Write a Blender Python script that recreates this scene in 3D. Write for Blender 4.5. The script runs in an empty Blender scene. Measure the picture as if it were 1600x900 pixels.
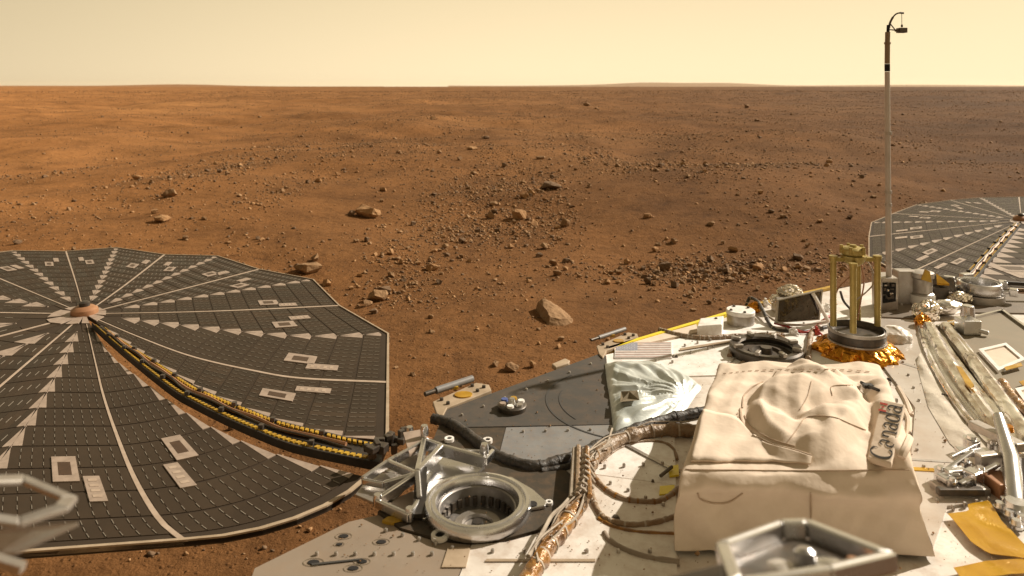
import bpy, bmesh, math, random
import numpy as np
from mathutils import Vector, Matrix, noise
from mathutils.bvhtree import BVHTree

random.seed(7)
rng = np.random.default_rng(7)
scene = bpy.context.scene
COL = scene.collection

# ------------------------------------------------------------------ camera
F = 1140.0            # focal length in pixels of a 1600 px wide frame
CX, HY = 800.0, 135.0 # principal column, horizon row
CAMZ = 2.0
cam_d = bpy.data.cameras.new('camera')
cam = bpy.data.objects.new('camera', cam_d)
COL.objects.link(cam)
cam.location = (0, 0, CAMZ)
cam.rotation_euler = (math.radians(90), 0, 0)
cam_d.sensor_width = 36.0
cam_d.lens = 36.0 * F / 1600.0
cam_d.shift_y = -(450.0 - HY) / 1600.0
cam_d.clip_start = 0.05
cam_d.clip_end = 60000.0
scene.camera = cam
cam_d.dof.use_dof = True
cam_d.dof.focus_distance = 2.6
cam_d.dof.aperture_fstop = 6.3

# ------------------------------------------------------------------ light
SUN_EL, SUN_AZ = 34.0, 62.0      # azimuth from +Y (ahead) towards +X (right)
world = bpy.data.worlds.new('World')
scene.world = world
world.use_nodes = True
nt = world.node_tree
nt.nodes.clear()
def wn(t, **kw):
    n = nt.nodes.new(t)
    for k, v in kw.items():
        setattr(n, k, v)
    return n
sky = wn('ShaderNodeTexSky', sky_type='NISHITA', sun_disc=False)
sky.sun_elevation = math.radians(SUN_EL)
sky.sun_rotation = math.radians(SUN_AZ)
sky.air_density = 1.0
sky.dust_density = 6.0
sky.ozone_density = 0.0
bw = wn('ShaderNodeRGBToBW')
nt.links.new(sky.outputs[0], bw.inputs[0])
tint = wn('ShaderNodeMix', data_type='RGBA', blend_type='MULTIPLY')
tint.inputs[0].default_value = 1.0
tint.inputs[7].default_value = (1.0, 0.79, 0.47, 1)      # dust in the air
nt.links.new(bw.outputs[0], tint.inputs[6])
geo = wn('ShaderNodeTexCoord')
sep = wn('ShaderNodeSeparateXYZ')
nt.links.new(geo.outputs['Generated'], sep.inputs[0])
ramp = wn('ShaderNodeValToRGB')
ramp.color_ramp.elements[0].position = 0.0
ramp.color_ramp.elements[0].color = (10.8, 8.7, 5.45, 1)
ramp.color_ramp.elements[1].position = 1.0
ramp.color_ramp.elements[1].color = (1.9, 1.45, 0.85, 1)
e = ramp.color_ramp.elements.new(0.25)
e.color = (6.6, 5.25, 3.05, 1)
nt.links.new(sep.outputs[2], ramp.inputs[0])
# dust scatters forward: the sky dims away from the sun
vd = wn('ShaderNodeVectorMath', operation='DOT_PRODUCT')
vd.inputs[1].default_value = (math.sin(math.radians(SUN_AZ)), math.cos(math.radians(SUN_AZ)), 0.0)
nt.links.new(geo.outputs['Generated'], vd.inputs[0])
fall = wn('ShaderNodeMapRange', interpolation_type='SMOOTHSTEP')
fall.inputs[1].default_value = -1.0; fall.inputs[2].default_value = 0.60
fall.inputs[3].default_value = 0.34; fall.inputs[4].default_value = 0.92
nt.links.new(vd.outputs['Value'], fall.inputs[0])
rampf = wn('ShaderNodeMix', data_type='RGBA', blend_type='MULTIPLY')
rampf.inputs[0].default_value = 1.0
nt.links.new(ramp.outputs[0], rampf.inputs[6])
nt.links.new(fall.outputs[0], rampf.inputs[7])
mixw = wn('ShaderNodeMix', data_type='RGBA')
mixw.inputs[0].default_value = 0.93
nt.links.new(tint.outputs[2], mixw.inputs[6])
nt.links.new(rampf.outputs[2], mixw.inputs[7])
bg = wn('ShaderNodeBackground')
bg.inputs[1].default_value = 0.098
nt.links.new(mixw.outputs[2], bg.inputs[0])
wo = wn('ShaderNodeOutputWorld')
nt.links.new(bg.outputs[0], wo.inputs[0])

sun_d = bpy.data.lights.new('sun', 'SUN')
sun_d.energy = 5.0
sun_d.angle = math.radians(0.5)
sun_d.color = (1.0, 0.90, 0.76)
sun = bpy.data.objects.new('sun', sun_d)
COL.objects.link(sun)
_a, _e = math.radians(SUN_AZ), math.radians(SUN_EL)
TO_SUN = Vector((math.cos(_e) * math.sin(_a), math.cos(_e) * math.cos(_a), math.sin(_e)))
sun.rotation_euler = TO_SUN.to_track_quat('Z', 'Y').to_euler()
sun.location = (30, 20, 30)

vs = scene.view_settings
vs.view_transform = 'Standard'
vs.look = 'None'
vs.exposure = 0.35
vs.gamma = 1.0
vs.use_curve_mapping = False

# ------------------------------------------------------------------ helpers
HD = 0.90                 # camera height above the deck
HA = 1.00                 # camera height above the solar arrays

def P(x, y, h=HD):
    """world point on the level plane h below the camera, seen at pixel x, y of the 1600x900 photograph"""
    d = h / (y - HY)
    return Vector(((x - CX) * d, F * d, CAMZ - h))

def PD(x, y, Y):
    """world point at distance Y ahead, seen at pixel x, y"""
    return Vector(((x - CX) / F * Y, Y, CAMZ - (y - HY) / F * Y))

def tag(o, label=None, cat=None, group=None, kind=None):
    if label: o['label'] = label
    if cat: o['category'] = cat
    if group: o['group'] = group
    if kind: o['kind'] = kind
    return o

def root(name, loc, label, cat, group=None):
    o = bpy.data.objects.new(name, None)
    COL.objects.link(o)
    o.location = loc
    o.empty_display_size = 0.05
    return tag(o, label, cat, group)

def world_origin(o):
    v = Vector((0, 0, 0))
    while o is not None:
        v += Vector(o.location)
        o = o.parent
    return v

class MB:
    def __init__(self):
        self.v, self.f = [], []
    def add(self, vs, fs):
        b = len(self.v)
        self.v.extend(Vector(p) for p in vs)
        self.f.extend(tuple(i + b for i in f) for f in fs)
        return self
    def prism(self, pts, t, down=Vector((0, 0, -1))):
        """closed slab below (or along down) the loop pts"""
        n = len(pts)
        pts = [Vector(p) for p in pts]
        nrm = sum(((pts[i] - pts[0]).cross(pts[(i + 1) % n] - pts[0]) for i in range(1, n - 1)), Vector((0, 0, 0)))
        if nrm.dot(down) > 0:
            pts = pts[::-1]
        low = [p + down * t for p in pts]
        fs = [tuple(range(n)), tuple(range(2 * n - 1, n - 1, -1))]
        for i in range(n):
            j = (i + 1) % n
            fs.append((j, i, n + i, n + j))
        return self.add(pts + low, fs)
    def box(self, c, s, rot=None):
        c = Vector(c)
        vs = []
        for x in (-.5, .5):
            for y in (-.5, .5):
                for z in (-.5, .5):
                    p = Vector((x * s[0], y * s[1], z * s[2]))
                    if rot is not None: p = rot @ p
                    vs.append(c + p)
        return self.add(vs, [(0, 1, 3, 2), (4, 6, 7, 5), (0, 4, 5, 1), (2, 3, 7, 6), (0, 2, 6, 4), (1, 5, 7, 3)])
    def bar(self, a, b, w, t, up=Vector((0, 0, 1))):
        a, b = Vector(a), Vector(b)
        d = (b - a)
        L = d.length
        d.normalize()
        s = d.cross(up)
        if s.length < 1e-4: s = d.cross(Vector((1, 0, 0)))
        s.normalize()
        u = s.cross(d)
        R = Matrix((d, s, u)).transposed()
        return self.box((a + b) / 2, (L, w, t), R)
    def tube(self, pts, r, seg=8, caps=True):
        pts = [Vector(p) for p in pts]
        n = len(pts)
        rs = r if isinstance(r, (list, tuple)) else [r] * n
        prev = None
        vs, fs = [], []
        for i, p in enumerate(pts):
            d = (pts[min(i + 1, n - 1)] - pts[max(i - 1, 0)]).normalized()
            if prev is None:
                prev = d.orthogonal().normalized()
            prev = (prev - d * prev.dot(d))
            if prev.length < 1e-6: prev = d.orthogonal()
            prev.normalize()
            w = d.cross(prev)
            for k in range(seg):
                a = 2 * math.pi * k / seg
                vs.append(p + (prev * math.cos(a) + w * math.sin(a)) * rs[i])
        for i in range(n - 1):
            for k in range(seg):
                l = (k + 1) % seg
                fs.append((i * seg + k, i * seg + l, (i + 1) * seg + l, (i + 1) * seg + k))
        if caps:
            fs.append(tuple(range(seg - 1, -1, -1)))
            fs.append(tuple((n - 1) * seg + k for k in range(seg)))
        return self.add(vs, fs)
    def lathe(self, prof, c, seg=32, axis=Vector((0, 0, 1)), sx=1.0, sy=1.0):
        """profile of (radius, height); radius 0 closes an end"""
        c = Vector(c)
        q = Vector((0, 0, 1)).rotation_difference(axis)
        vs, fs, rows = [], [], []
        for r, z in prof:
            if r < 1e-6:
                rows.append([len(vs)])
                vs.append(c + q @ Vector((0, 0, z)))
            else:
                row = []
                for k in range(seg):
                    a = 2 * math.pi * k / seg
                    row.append(len(vs))
                    vs.append(c + q @ Vector((r * math.cos(a) * sx, r * math.sin(a) * sy, z)))
                rows.append(row)
        for a, b in zip(rows[:-1], rows[1:]):
            for k in range(seg):
                l = (k + 1) % seg
                if len(a) == 1 and len(b) == 1: continue
                if len(a) == 1: fs.append((a[0], b[l], b[k]))
                elif len(b) == 1: fs.append((a[k], a[l], b[0]))
                else: fs.append((a[k], a[l], b[l], b[k]))
        return self.add(vs, fs)
    def build(self, name, mat, parent=None, smooth=False, origin=None, bevel=0.0):
        if origin is None:
            if parent is not None:
                origin = world_origin(parent)
            else:
                xs = [p.x for p in self.v]; ys = [p.y for p in self.v]; zs = [p.z for p in self.v]
                origin = Vector(((min(xs) + max(xs)) / 2, (min(ys) + max(ys)) / 2, min(zs)))
        me = bpy.data.meshes.new(name)
        me.from_pydata([tuple(p - origin) for p in self.v], [], self.f)
        me.materials.append(mat)
        me.validate()
        if smooth:
            me.polygons.foreach_set('use_smooth', [True] * len(me.polygons))
            if hasattr(me, 'set_sharp_from_angle'):
                me.set_sharp_from_angle(angle=math.radians(42))
        o = bpy.data.objects.new(name, me)
        COL.objects.link(o)
        if parent is not None:
            o.parent = parent
        else:
            o.location = origin
        if bevel:
            m = o.modifiers.new('bevel', 'BEVEL')
            m.width = bevel
            m.segments = 2
            m.limit_method = 'ANGLE'
            m.angle_limit = math.radians(35)
        return o

def spline(pts, k=6):
    """Catmull-Rom through pts"""
    pts = [Vector(p) for p in pts]
    if len(pts) < 3: 
        return [pts[0].lerp(pts[-1], i / k) for i in range(k + 1)]
    ext = [pts[0] * 2 - pts[1]] + pts + [pts[-1] * 2 - pts[-2]]
    out = []
    for i in range(1, len(ext) - 2):
        a, b, c, d = ext[i - 1:i + 3]
        for j in range(k):
            t = j / k
            out.append(0.5 * ((2 * b) + (c - a) * t + (2 * a - 5 * b + 4 * c - d) * t * t + (3 * b - a - 3 * c + d) * t ** 3))
    out.append(pts[-1])
    return out

# ------------------------------------------------------------------ materials
def new_mat(name):
    m = bpy.data.materials.new(name)
    m.use_nodes = True
    n = m.node_tree.nodes
    b = n['Principled BSDF']
    return m, m.node_tree, b

def mat(name, c1, c2=None, rough=0.6, metal=0.0, scale=8.0, detail=6.0, bump=0.0, bscale=None, bdist=0.01,
        rough2=None, spec=0.5, coat=0.0, stretch=None, ridged=False, lo=0.35, hi=0.65, dust=0.0, dustc=(0.30, 0.17, 0.085)):
    m, t, b = new_mat(name)
    L = t.links.new
    geo = t.nodes.new('ShaderNodeNewGeometry')
    src = geo.outputs['Position']
    if stretch:
        mp = t.nodes.new('ShaderNodeMapping')
        mp.inputs['Scale'].default_value = stretch
        L(src, mp.inputs[0]); src = mp.outputs[0]
    nz = t.nodes.new('ShaderNodeTexNoise')
    nz.inputs['Scale'].default_value = scale
    nz.inputs['Detail'].default_value = detail
    nz.inputs['Roughness'].default_value = 0.6
    L(src, nz.inputs[0])
    rp = t.nodes.new('ShaderNodeValToRGB')
    rp.color_ramp.elements[0].position = lo
    rp.color_ramp.elements[1].position = hi
    c2 = c2 or tuple(x * 0.8 for x in c1)
    rp.color_ramp.elements[0].color = (*c1, 1)
    rp.color_ramp.elements[1].color = (*c2, 1)
    L(nz.outputs['Fac'], rp.inputs[0])
    col = rp.outputs[0]
    if dust:
        n2 = t.nodes.new('ShaderNodeTexNoise')
        n2.inputs['Scale'].default_value = scale * 3.3
        n2.inputs['Detail'].default_value = 8
        n2.inputs['Roughness'].default_value = 0.72
        L(geo.outputs['Position'], n2.inputs[0])
        mr = t.nodes.new('ShaderNodeMapRange')
        mr.inputs[1].default_value = 0.45; mr.inputs[2].default_value = 0.75
        mr.inputs[3].default_value = 0.0; mr.inputs[4].default_value = dust
        L(n2.outputs['Fac'], mr.inputs[0])
        mx = t.nodes.new('ShaderNodeMix'); mx.data_type = 'RGBA'
        L(mr.outputs[0], mx.inputs[0]); L(col, mx.inputs[6]); mx.inputs[7].default_value = (*dustc, 1)
        col = mx.outputs[2]
    L(col, b.inputs['Base Color'])
    b.inputs['Metallic'].default_value = metal
    b.inputs['Specular IOR Level'].default_value = spec
    b.inputs['Coat Weight'].default_value = coat
    if rough2 is not None:
        mr = t.nodes.new('ShaderNodeMapRange')
        mr.inputs[3].default_value = rough; mr.inputs[4].default_value = rough2
        L(nz.outputs['Fac'], mr.inputs[0]); L(mr.outputs[0], b.inputs['Roughness'])
    else:
        b.inputs['Roughness'].default_value = rough
    if bump:
        nb = t.nodes.new('ShaderNodeTexNoise')
        nb.inputs['Scale'].default_value = bscale or scale * 4
        nb.inputs['Detail'].default_value = 5
        if ridged:
            nb.noise_type = 'RIDGED_MULTIFRACTAL'
            nb.inputs['Detail'].default_value = 3
        L(src, nb.inputs[0])
        bp = t.nodes.new('ShaderNodeBump')
        bp.inputs['Strength'].default_value = bump
        bp.inputs['Distance'].default_value = bdist
        L(nb.outputs['Fac'], bp.inputs['Height'])
        L(bp.outputs[0], b.inputs['Normal'])
    return m

M = {}
M['white'] = mat('white_paint', (0.88, 0.87, 0.85), (0.80, 0.77, 0.73), rough=0.42, rough2=0.6, scale=5, bump=0.15, bscale=60, bdist=0.002, dust=0.5)
M['beige'] = mat('dusty_deck_paint', (0.80, 0.76, 0.71), (0.62, 0.56, 0.50), rough=0.45, scale=6, bump=0.2, bscale=40, bdist=0.003, dust=0.55)
M['tan_and_shade'] = mat('tan_paint_shade', (0.27, 0.215, 0.165), (0.235, 0.185, 0.14), rough=0.55, scale=7, bump=0.1, bscale=80, bdist=0.001, dust=0.2)  # on the apron: white deck turned tan, its shade painted in
M['grey'] = mat('dark_grey_shade', (0.078, 0.070, 0.062), (0.066, 0.060, 0.053), spec=0.25, rough=0.7, scale=5, bump=0.1, bscale=80, bdist=0.001, dust=0.2)  # white deck in shadow, the shade kept as base colour
M['brown_grey'] = mat('brown_grey_paint_shade', (0.060, 0.048, 0.035), (0.052, 0.042, 0.030), spec=0.25, rough=0.7, scale=9, bump=0.1, bscale=80, bdist=0.001, dust=0.25)  # deck shadow tone on the plate, plain paint on other parts
M['light_grey'] = mat('light_grey_paint_shade', (0.17, 0.17, 0.175), (0.22, 0.22, 0.22), rough=0.5, scale=14, bump=0.25, bscale=60, bdist=0.002, dust=0.3)  # shadow tone for the deck plate, plain grey for the pins
M['groove'] = mat('groove_dark', (0.05, 0.046, 0.042), rough=0.7)
M['metal'] = mat('bare_aluminium', (0.72, 0.71, 0.71), (0.55, 0.54, 0.54), rough=0.14, rough2=0.40, metal=1.0, scale=14, bump=0.12, bscale=50, bdist=0.003)
M['dull_metal'] = mat('dull_aluminium', (0.50, 0.47, 0.43), (0.36, 0.33, 0.30), rough=0.35, rough2=0.6, metal=0.85, scale=18, bump=0.2, bscale=70, bdist=0.003, dust=0.3)
M['foil'] = mat('crumpled_silver_foil', (0.90, 0.84, 0.76), (0.78, 0.70, 0.60), rough=0.16, metal=1.0, scale=8, bump=0.9, bscale=26, bdist=0.02, ridged=True)
M['foil_smooth'] = mat('wrapped_silver_foil', (0.90, 0.89, 0.88), (0.58, 0.50, 0.43), rough=0.16, rough2=0.3, metal=1.0, scale=9, stretch=(1.6, 1.0, 2.5), lo=.42, hi=.62, bump=0.8, bscale=14, bdist=0.014, ridged=True)  # brown patches paint dark reflections into the foil colour
M['silver_cloth'] = mat('silver_blanket', (0.62, 0.65, 0.63), (0.45, 0.49, 0.47), rough=0.42, metal=0.35, scale=10, bump=0.35, bscale=40, bdist=0.003)
M['green_cloth'] = mat('green_silver_blanket', (0.38, 0.52, 0.42), (0.30, 0.42, 0.34), rough=0.4, metal=0.3, scale=10, bump=0.3, bscale=30, bdist=0.005)
M['gold'] = mat('gold_foil', (0.80, 0.36, 0.035), (0.52, 0.19, 0.015), rough=0.22, metal=0.9, scale=16, bump=1.0, bscale=30, bdist=0.02, ridged=True)
M['tape'] = mat('amber_tape', (0.60, 0.34, 0.015), (0.46, 0.23, 0.012), rough=0.22, metal=0.3, scale=12, bump=1.0, bscale=14, bdist=0.012, coat=0.4, ridged=True)
M['yellow'] = mat('yellow_tape', (0.55, 0.34, 0.03), (0.36, 0.20, 0.02), rough=0.4, scale=30, bump=0.3, bscale=60, bdist=0.003)
M['yellow_bright'] = mat('bright_yellow_tape', (0.85, 0.70, 0.03), (0.75, 0.58, 0.03), rough=0.4, scale=30)
M['olive'] = mat('olive_anodised', (0.42, 0.33, 0.11), (0.34, 0.26, 0.08), rough=0.38, metal=0.45, scale=30, dust=0.2)
M['shade_panel'] = mat('brown_panel_shadow', (0.16, 0.125, 0.09), (0.125, 0.098, 0.07), rough=0.55, scale=7, dust=0.25)  # olive panel darkened: shadow on the rear deck painted in
M['deck_gloss'] = mat('glossy_deck_film', (0.58, 0.53, 0.48), (0.46, 0.41, 0.36), rough=0.22, rough2=0.4, scale=5, bump=0.2, bscale=12, bdist=0.006, dust=0.3, coat=0.3)
M['olive_panel'] = mat('olive_panel_paint', (0.215, 0.175, 0.115), (0.19, 0.155, 0.10), rough=0.55, scale=7, dust=0.2)
M['black'] = mat('black_sleeve', (0.022, 0.020, 0.018), (0.045, 0.040, 0.035), rough=0.55, scale=40, bump=0.7, bscale=90, bdist=0.006, dust=0.2)
M['black_matte'] = mat('black_composite', (0.018, 0.015, 0.012), (0.028, 0.023, 0.018), rough=0.6, scale=20, dust=0.1)
M['dark_metal'] = mat('dark_metal', (0.06, 0.052, 0.045), (0.10, 0.088, 0.075), rough=0.4, metal=0.5, scale=25, dust=0.25)
M['mirror'] = mat('dusty_mirror', (0.13, 0.105, 0.09), (0.08, 0.065, 0.055), rough=0.06, rough2=0.16, metal=1.0, scale=9, bump=0.3, bscale=10, bdist=0.02)
M['harness'] = mat('brown_harness_wrap', (0.20, 0.11, 0.045), (0.30, 0.22, 0.15), rough=0.4, scale=22, bump=0.9, bscale=70, bdist=0.008)
M['harness_amber'] = mat('amber_harness_wrap', (0.34, 0.15, 0.018), (0.13, 0.06, 0.02), rough=0.28, metal=0.15, scale=30, bump=0.9, bscale=50, bdist=0.01, coat=0.3)
M['lace'] = mat('white_lacing', (0.46, 0.39, 0.31), (0.32, 0.26, 0.20), rough=0.7, scale=60)
M['copper'] = mat('hub_copper', (0.40, 0.20, 0.10), (0.30, 0.14, 0.07), rough=0.5, metal=0.2, scale=20, dust=0.4)
M['cell'] = mat('solar_cell_glass', (0.050, 0.037, 0.026), (0.038, 0.028, 0.020), rough=0.5, scale=3, dust=0.18, dustc=(0.09, 0.055, 0.033), spec=0.10)
M['cell_gap'] = mat('array_backing', (0.055, 0.040, 0.028), spec=0.1, rough=0.7, scale=10)
M['tile'] = mat('pale_array_tile', (0.37, 0.285, 0.225), (0.27, 0.205, 0.16), rough=0.5, scale=40, lo=0.4, hi=0.7)
M['strip'] = mat('pale_hinge_strip', (0.46, 0.36, 0.28), (0.37, 0.28, 0.21), rough=0.5, scale=30)
M['rim'] = mat('array_rim_tape', (0.44, 0.34, 0.24), (0.32, 0.24, 0.16), rough=0.5, scale=20)
M['contact'] = mat('silver_contact', (0.27, 0.23, 0.185), rough=0.4, scale=20)
M['patch_dark'] = mat('sensor_window', (0.07, 0.035, 0.02), (0.05, 0.025, 0.015), rough=0.4, scale=40)
M['fabric'] = mat('tan_fabric', (0.74, 0.625, 0.515), (0.66, 0.55, 0.445), rough=0.9, scale=6, bump=0.5, bscale=45, bdist=0.003, spec=0.2, dust=0.12)
M['seam'] = mat('tan_fabric_piping', (0.52, 0.40, 0.30), rough=0.85, scale=40, spec=0.2)
M['ink'] = mat('black_ink', (0.03, 0.027, 0.025), rough=0.7, scale=60)
M['red_ink'] = mat('red_ink', (0.50, 0.06, 0.04), rough=0.7, scale=60)
M['flag_red'] = mat('faded_flag_red', (0.50, 0.38, 0.35), rough=0.5, scale=60)
M['flag_white'] = mat('flag_white', (0.74, 0.72, 0.70), rough=0.5, scale=60)
M['flag_blue'] = mat('faded_flag_blue', (0.30, 0.31, 0.38), rough=0.5, scale=60)
M['blue_wire'] = mat('blue_wire', (0.08, 0.12, 0.35), rough=0.5, scale=60)
M['red_wire'] = mat('red_wire', (0.45, 0.05, 0.04), rough=0.5, scale=60)
M['hole'] = mat('hole_dark', (0.012, 0.010, 0.009), rough=0.9, scale=60)

M['mast'] = mat('mast_tube', (0.52, 0.47, 0.43), (0.44, 0.39, 0.35), rough=0.45, metal=0.3, scale=12)
M['mast_dark'] = mat('mast_tube_bronze', (0.24, 0.17, 0.10), (0.20, 0.14, 0.085), rough=0.5, metal=0.2, scale=12)
M['well'] = mat('well_grey', (0.34, 0.32, 0.30), (0.24, 0.22, 0.21), rough=0.4, metal=0.6, scale=30)
M['foil_film'] = mat('pale_film', (0.66, 0.60, 0.52), (0.56, 0.50, 0.43), rough=0.25, scale=9, bump=0.5, bscale=25, bdist=0.01, coat=0.3)

# every cell has a slightly different tint and gloss
_t = M['cell'].node_tree; _b = _t.nodes['Principled BSDF']
_g = _t.nodes.new('ShaderNodeNewGeometry')
_r = _t.nodes.new('ShaderNodeValToRGB')
_r.color_ramp.elements[0].color = (0.74, 0.72, 0.72, 1); _r.color_ramp.elements[1].color = (1.28, 1.22, 1.14, 1)
_t.links.new(_g.outputs['Random Per Island'], _r.inputs[0])
_m = _t.nodes.new('ShaderNodeMix'); _m.data_type = 'RGBA'; _m.blend_type = 'MULTIPLY'; _m.inputs[0].default_value = 1.0
_src = _b.inputs['Base Color'].links[0].from_socket
_t.links.new(_src, _m.inputs[6]); _t.links.new(_r.outputs[0], _m.inputs[7]); _t.links.new(_m.outputs[2], _b.inputs['Base Color'])
_q = _t.nodes.new('ShaderNodeMapRange'); _q.inputs[3].default_value = 0.36; _q.inputs[4].default_value = 0.62
_t.links.new(_g.outputs['Random Per Island'], _q.inputs[0]); _t.links.new(_q.outputs[0], _b.inputs['Roughness'])

def ground_mat():
    m, t, b = new_mat('red_soil')
    L = t.links.new
    N = t.nodes.new
    geo = N('ShaderNodeNewGeometry')
    def noise_n(scale, detail=8, rough=0.6, stretch=None):
        n = N('ShaderNodeTexNoise')
        n.inputs['Scale'].default_value = scale
        n.inputs['Detail'].default_value = detail
        n.inputs['Roughness'].default_value = rough
        if stretch:
            mp = N('ShaderNodeMapping'); mp.inputs['Scale'].default_value = stretch
            L(geo.outputs['Position'], mp.inputs[0]); L(mp.outputs[0], n.inputs[0])
        else:
            L(geo.outputs['Position'], n.inputs[0])
        return n
    def ramp_n(f, stops):
        r = N('ShaderNodeValToRGB')
        el = r.color_ramp.elements
        el[0].position, el[0].color = stops[0][0], (*stops[0][1], 1)
        el[1].position, el[1].color = stops[-1][0], (*stops[-1][1], 1)
        for p, c in stops[1:-1]:
            e = el.new(p); e.color = (*c, 1)
        L(f, r.inputs[0]); return r
    def mix_n(fac, a, bb, mode='MIX'):
        x = N('ShaderNodeMix'); x.data_type = 'RGBA'; x.blend_type = mode
        if isinstance(fac, float): x.inputs[0].default_value = fac
        else: L(fac, x.inputs[0])
        for s, i in ((a, 6), (bb, 7)):
            if isinstance(s, tuple): x.inputs[i].default_value = (*s, 1)
            else: L(s, x.inputs[i])
        return x.outputs[2]
    # broad drifts of pale dust and dark soil
    big = noise_n(0.045, 4, 0.55)
    base = ramp_n(big.outputs['Fac'], [(0.35, (0.206, 0.096, 0.034)), (0.5, (0.250, 0.117, 0.042)), (0.65, (0.296, 0.145, 0.054))])
    # sun angle effect painted into the soil: brighter on the left, darker right
    sx = N('ShaderNodeSeparateXYZ'); L(geo.outputs['Position'], sx.inputs[0])
    dv = N('ShaderNodeMath'); dv.operation = 'DIVIDE'
    ay = N('ShaderNodeMath'); ay.operation = 'ADD'; ay.inputs[1].default_value = 4.0
    ab = N('ShaderNodeMath'); ab.operation = 'ABSOLUTE'
    L(sx.outputs[1], ab.inputs[0]); L(ab.outputs[0], ay.inputs[0])
    L(sx.outputs[0], dv.inputs[0]); L(ay.outputs[0], dv.inputs[1])
    side = N('ShaderNodeMapRange')
    side.inputs[1].default_value = -0.75; side.inputs[2].default_value = 0.55
    L(dv.outputs[0], side.inputs[0])
    tone = ramp_n(side.outputs[0], [(0.0, (1.55, 1.50, 1.42)), (0.45, (0.95, 0.94, 0.93)), (1.0, (0.46, 0.47, 0.50))])
    c = mix_n(1.0, base.outputs[0], tone.outputs[0], 'MULTIPLY')
    mid = noise_n(0.55, 9, 0.68)
    r2 = ramp_n(mid.outputs['Fac'], [(0.30, (0.66, 0.64, 0.62)), (0.5, (1, 1, 1)), (0.70, (1.22, 1.2, 1.18))])
    c = mix_n(1.0, c, r2.outputs[0], 'MULTIPLY')
    fine = noise_n(9.0, 8, 0.75)
    r3 = ramp_n(fine.outputs['Fac'], [(0.28, (0.66, 0.64, 0.62)), (0.5, (1, 1, 1)), (0.74, (1.22, 1.2, 1.18))])
    c = mix_n(1.0, c, r3.outputs[0], 'MULTIPLY')
    # dark streaks of coarse lag far out
    far = noise_n(0.02, 8, 0.7, (0.6, 1.0, 1.0))
    r4 = ramp_n(far.outputs['Fac'], [(0.34, (0.74, 0.74, 0.76)), (0.50, (0.98, 0.98, 0.98)), (0.66, (1.1, 1.09, 1.08))])
    c = mix_n(1.0, c, r4.outputs[0], 'MULTIPLY')
    lag = noise_n(0.16, 7, 0.65)
    r5 = ramp_n(lag.outputs['Fac'], [(0.34, (0.78, 0.77, 0.78)), (0.48, (1, 1, 1)), (0.70, (1.08, 1.07, 1.06))])
    c = mix_n(1.0, c, r5.outputs[0], 'MULTIPLY')
    for sc_, lo_ in ((4.0, .40), (1.1, .40)):        # gravel too small to build one by one
        gr = noise_n(sc_, 10, 0.86)
        r6 = ramp_n(gr.outputs['Fac'], [(lo_ - .07, (0.50, 0.49, 0.50)), (lo_ + .03, (1, 1, 1)), (0.62, (1.0, 1.0, 1.0)), (0.72, (1.25, 1.22, 1.2))])
        c = mix_n(1.0, c, r6.outputs[0], 'MULTIPLY')
    L(c, b.inputs['Base Color'])
    b.inputs['Roughness'].default_value = 0.95
    b.inputs['Specular IOR Level'].default_value = 0.1
    b1 = N('ShaderNodeBump'); b1.inputs['Strength'].default_value = 0.7; b1.inputs['Distance'].default_value = 0.035
    n1 = noise_n(14.0, 8, 0.72); L(n1.outputs['Fac'], b1.inputs['Height'])
    vo = N('ShaderNodeTexVoronoi'); vo.inputs['Scale'].default_value = 26.0; vo.inputs['Randomness'].default_value = 1.0
    L(geo.outputs['Position'], vo.inputs['Vector'])
    mr = N('ShaderNodeMapRange'); mr.inputs[1].default_value = 0.0; mr.inputs[2].default_value = 0.28
    mr.inputs[3].default_value = 1.0; mr.inputs[4].default_value = 0.0
    L(vo.outputs['Distance'], mr.inputs[0])
    b2 = N('ShaderNodeBump'); b2.inputs['Strength'].default_value = 0.6; b2.inputs['Distance'].default_value = 0.018
    L(mr.outputs[0], b2.inputs['Height']); L(b1.outputs[0], b2.inputs['Normal'])
    n3 = noise_n(2.2, 6, 0.6)
    b3 = N('ShaderNodeBump'); b3.inputs['Strength'].default_value = 0.5; b3.inputs['Distance'].default_value = 0.10
    L(n3.outputs['Fac'], b3.inputs['Height']); L(b2.outputs[0], b3.inputs['Normal'])
    L(b3.outputs[0], b.inputs['Normal'])
    return m
M['soil'] = ground_mat()
M['rock'] = mat('brown_rock', (0.215, 0.125, 0.062), (0.31, 0.188, 0.098), rough=0.9, scale=7, detail=8, bump=0.8, bscale=24, bdist=0.02, spec=0.2)
M['rock_pale'] = mat('pale_dusty_rock', (0.38, 0.22, 0.105), (0.29, 0.158, 0.072), rough=0.9, scale=7, detail=8, bump=0.8, bscale=24, bdist=0.02, spec=0.2)
M['rock_dark'] = mat('dark_rock', (0.135, 0.084, 0.048), (0.19, 0.118, 0.068), rough=0.9, scale=7, detail=8, bump=0.8, bscale=24, bdist=0.02, spec=0.2)
M['hill'] = mat('hill_soil', (0.30, 0.18, 0.10), (0.26, 0.15, 0.085), rough=0.95, scale=0.002, spec=0.1)

# ------------------------------------------------------------------ ground
def vnoise(x, y, seed):
    xi = np.floor(x).astype(np.int64); yi = np.floor(y).astype(np.int64)
    fx = x - xi; fy = y - yi
    fx = fx * fx * (3 - 2 * fx); fy = fy * fy * (3 - 2 * fy)
    def hsh(a, b):
        n = (a * 374761393 + b * 668265263 + seed * 974634777) & 0xFFFFFFFF
        n = ((n ^ (n >> 13)) * 1274126177) & 0xFFFFFFFF
        return ((n ^ (n >> 16)) & 0xFFFF) / 65535.0
    a = hsh(xi, yi); b = hsh(xi + 1, yi); c = hsh(xi, yi + 1); d = hsh(xi + 1, yi + 1)
    return (a * (1 - fx) + b * fx) * (1 - fy) + (c * (1 - fx) + d * fx) * fy - 0.5

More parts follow.
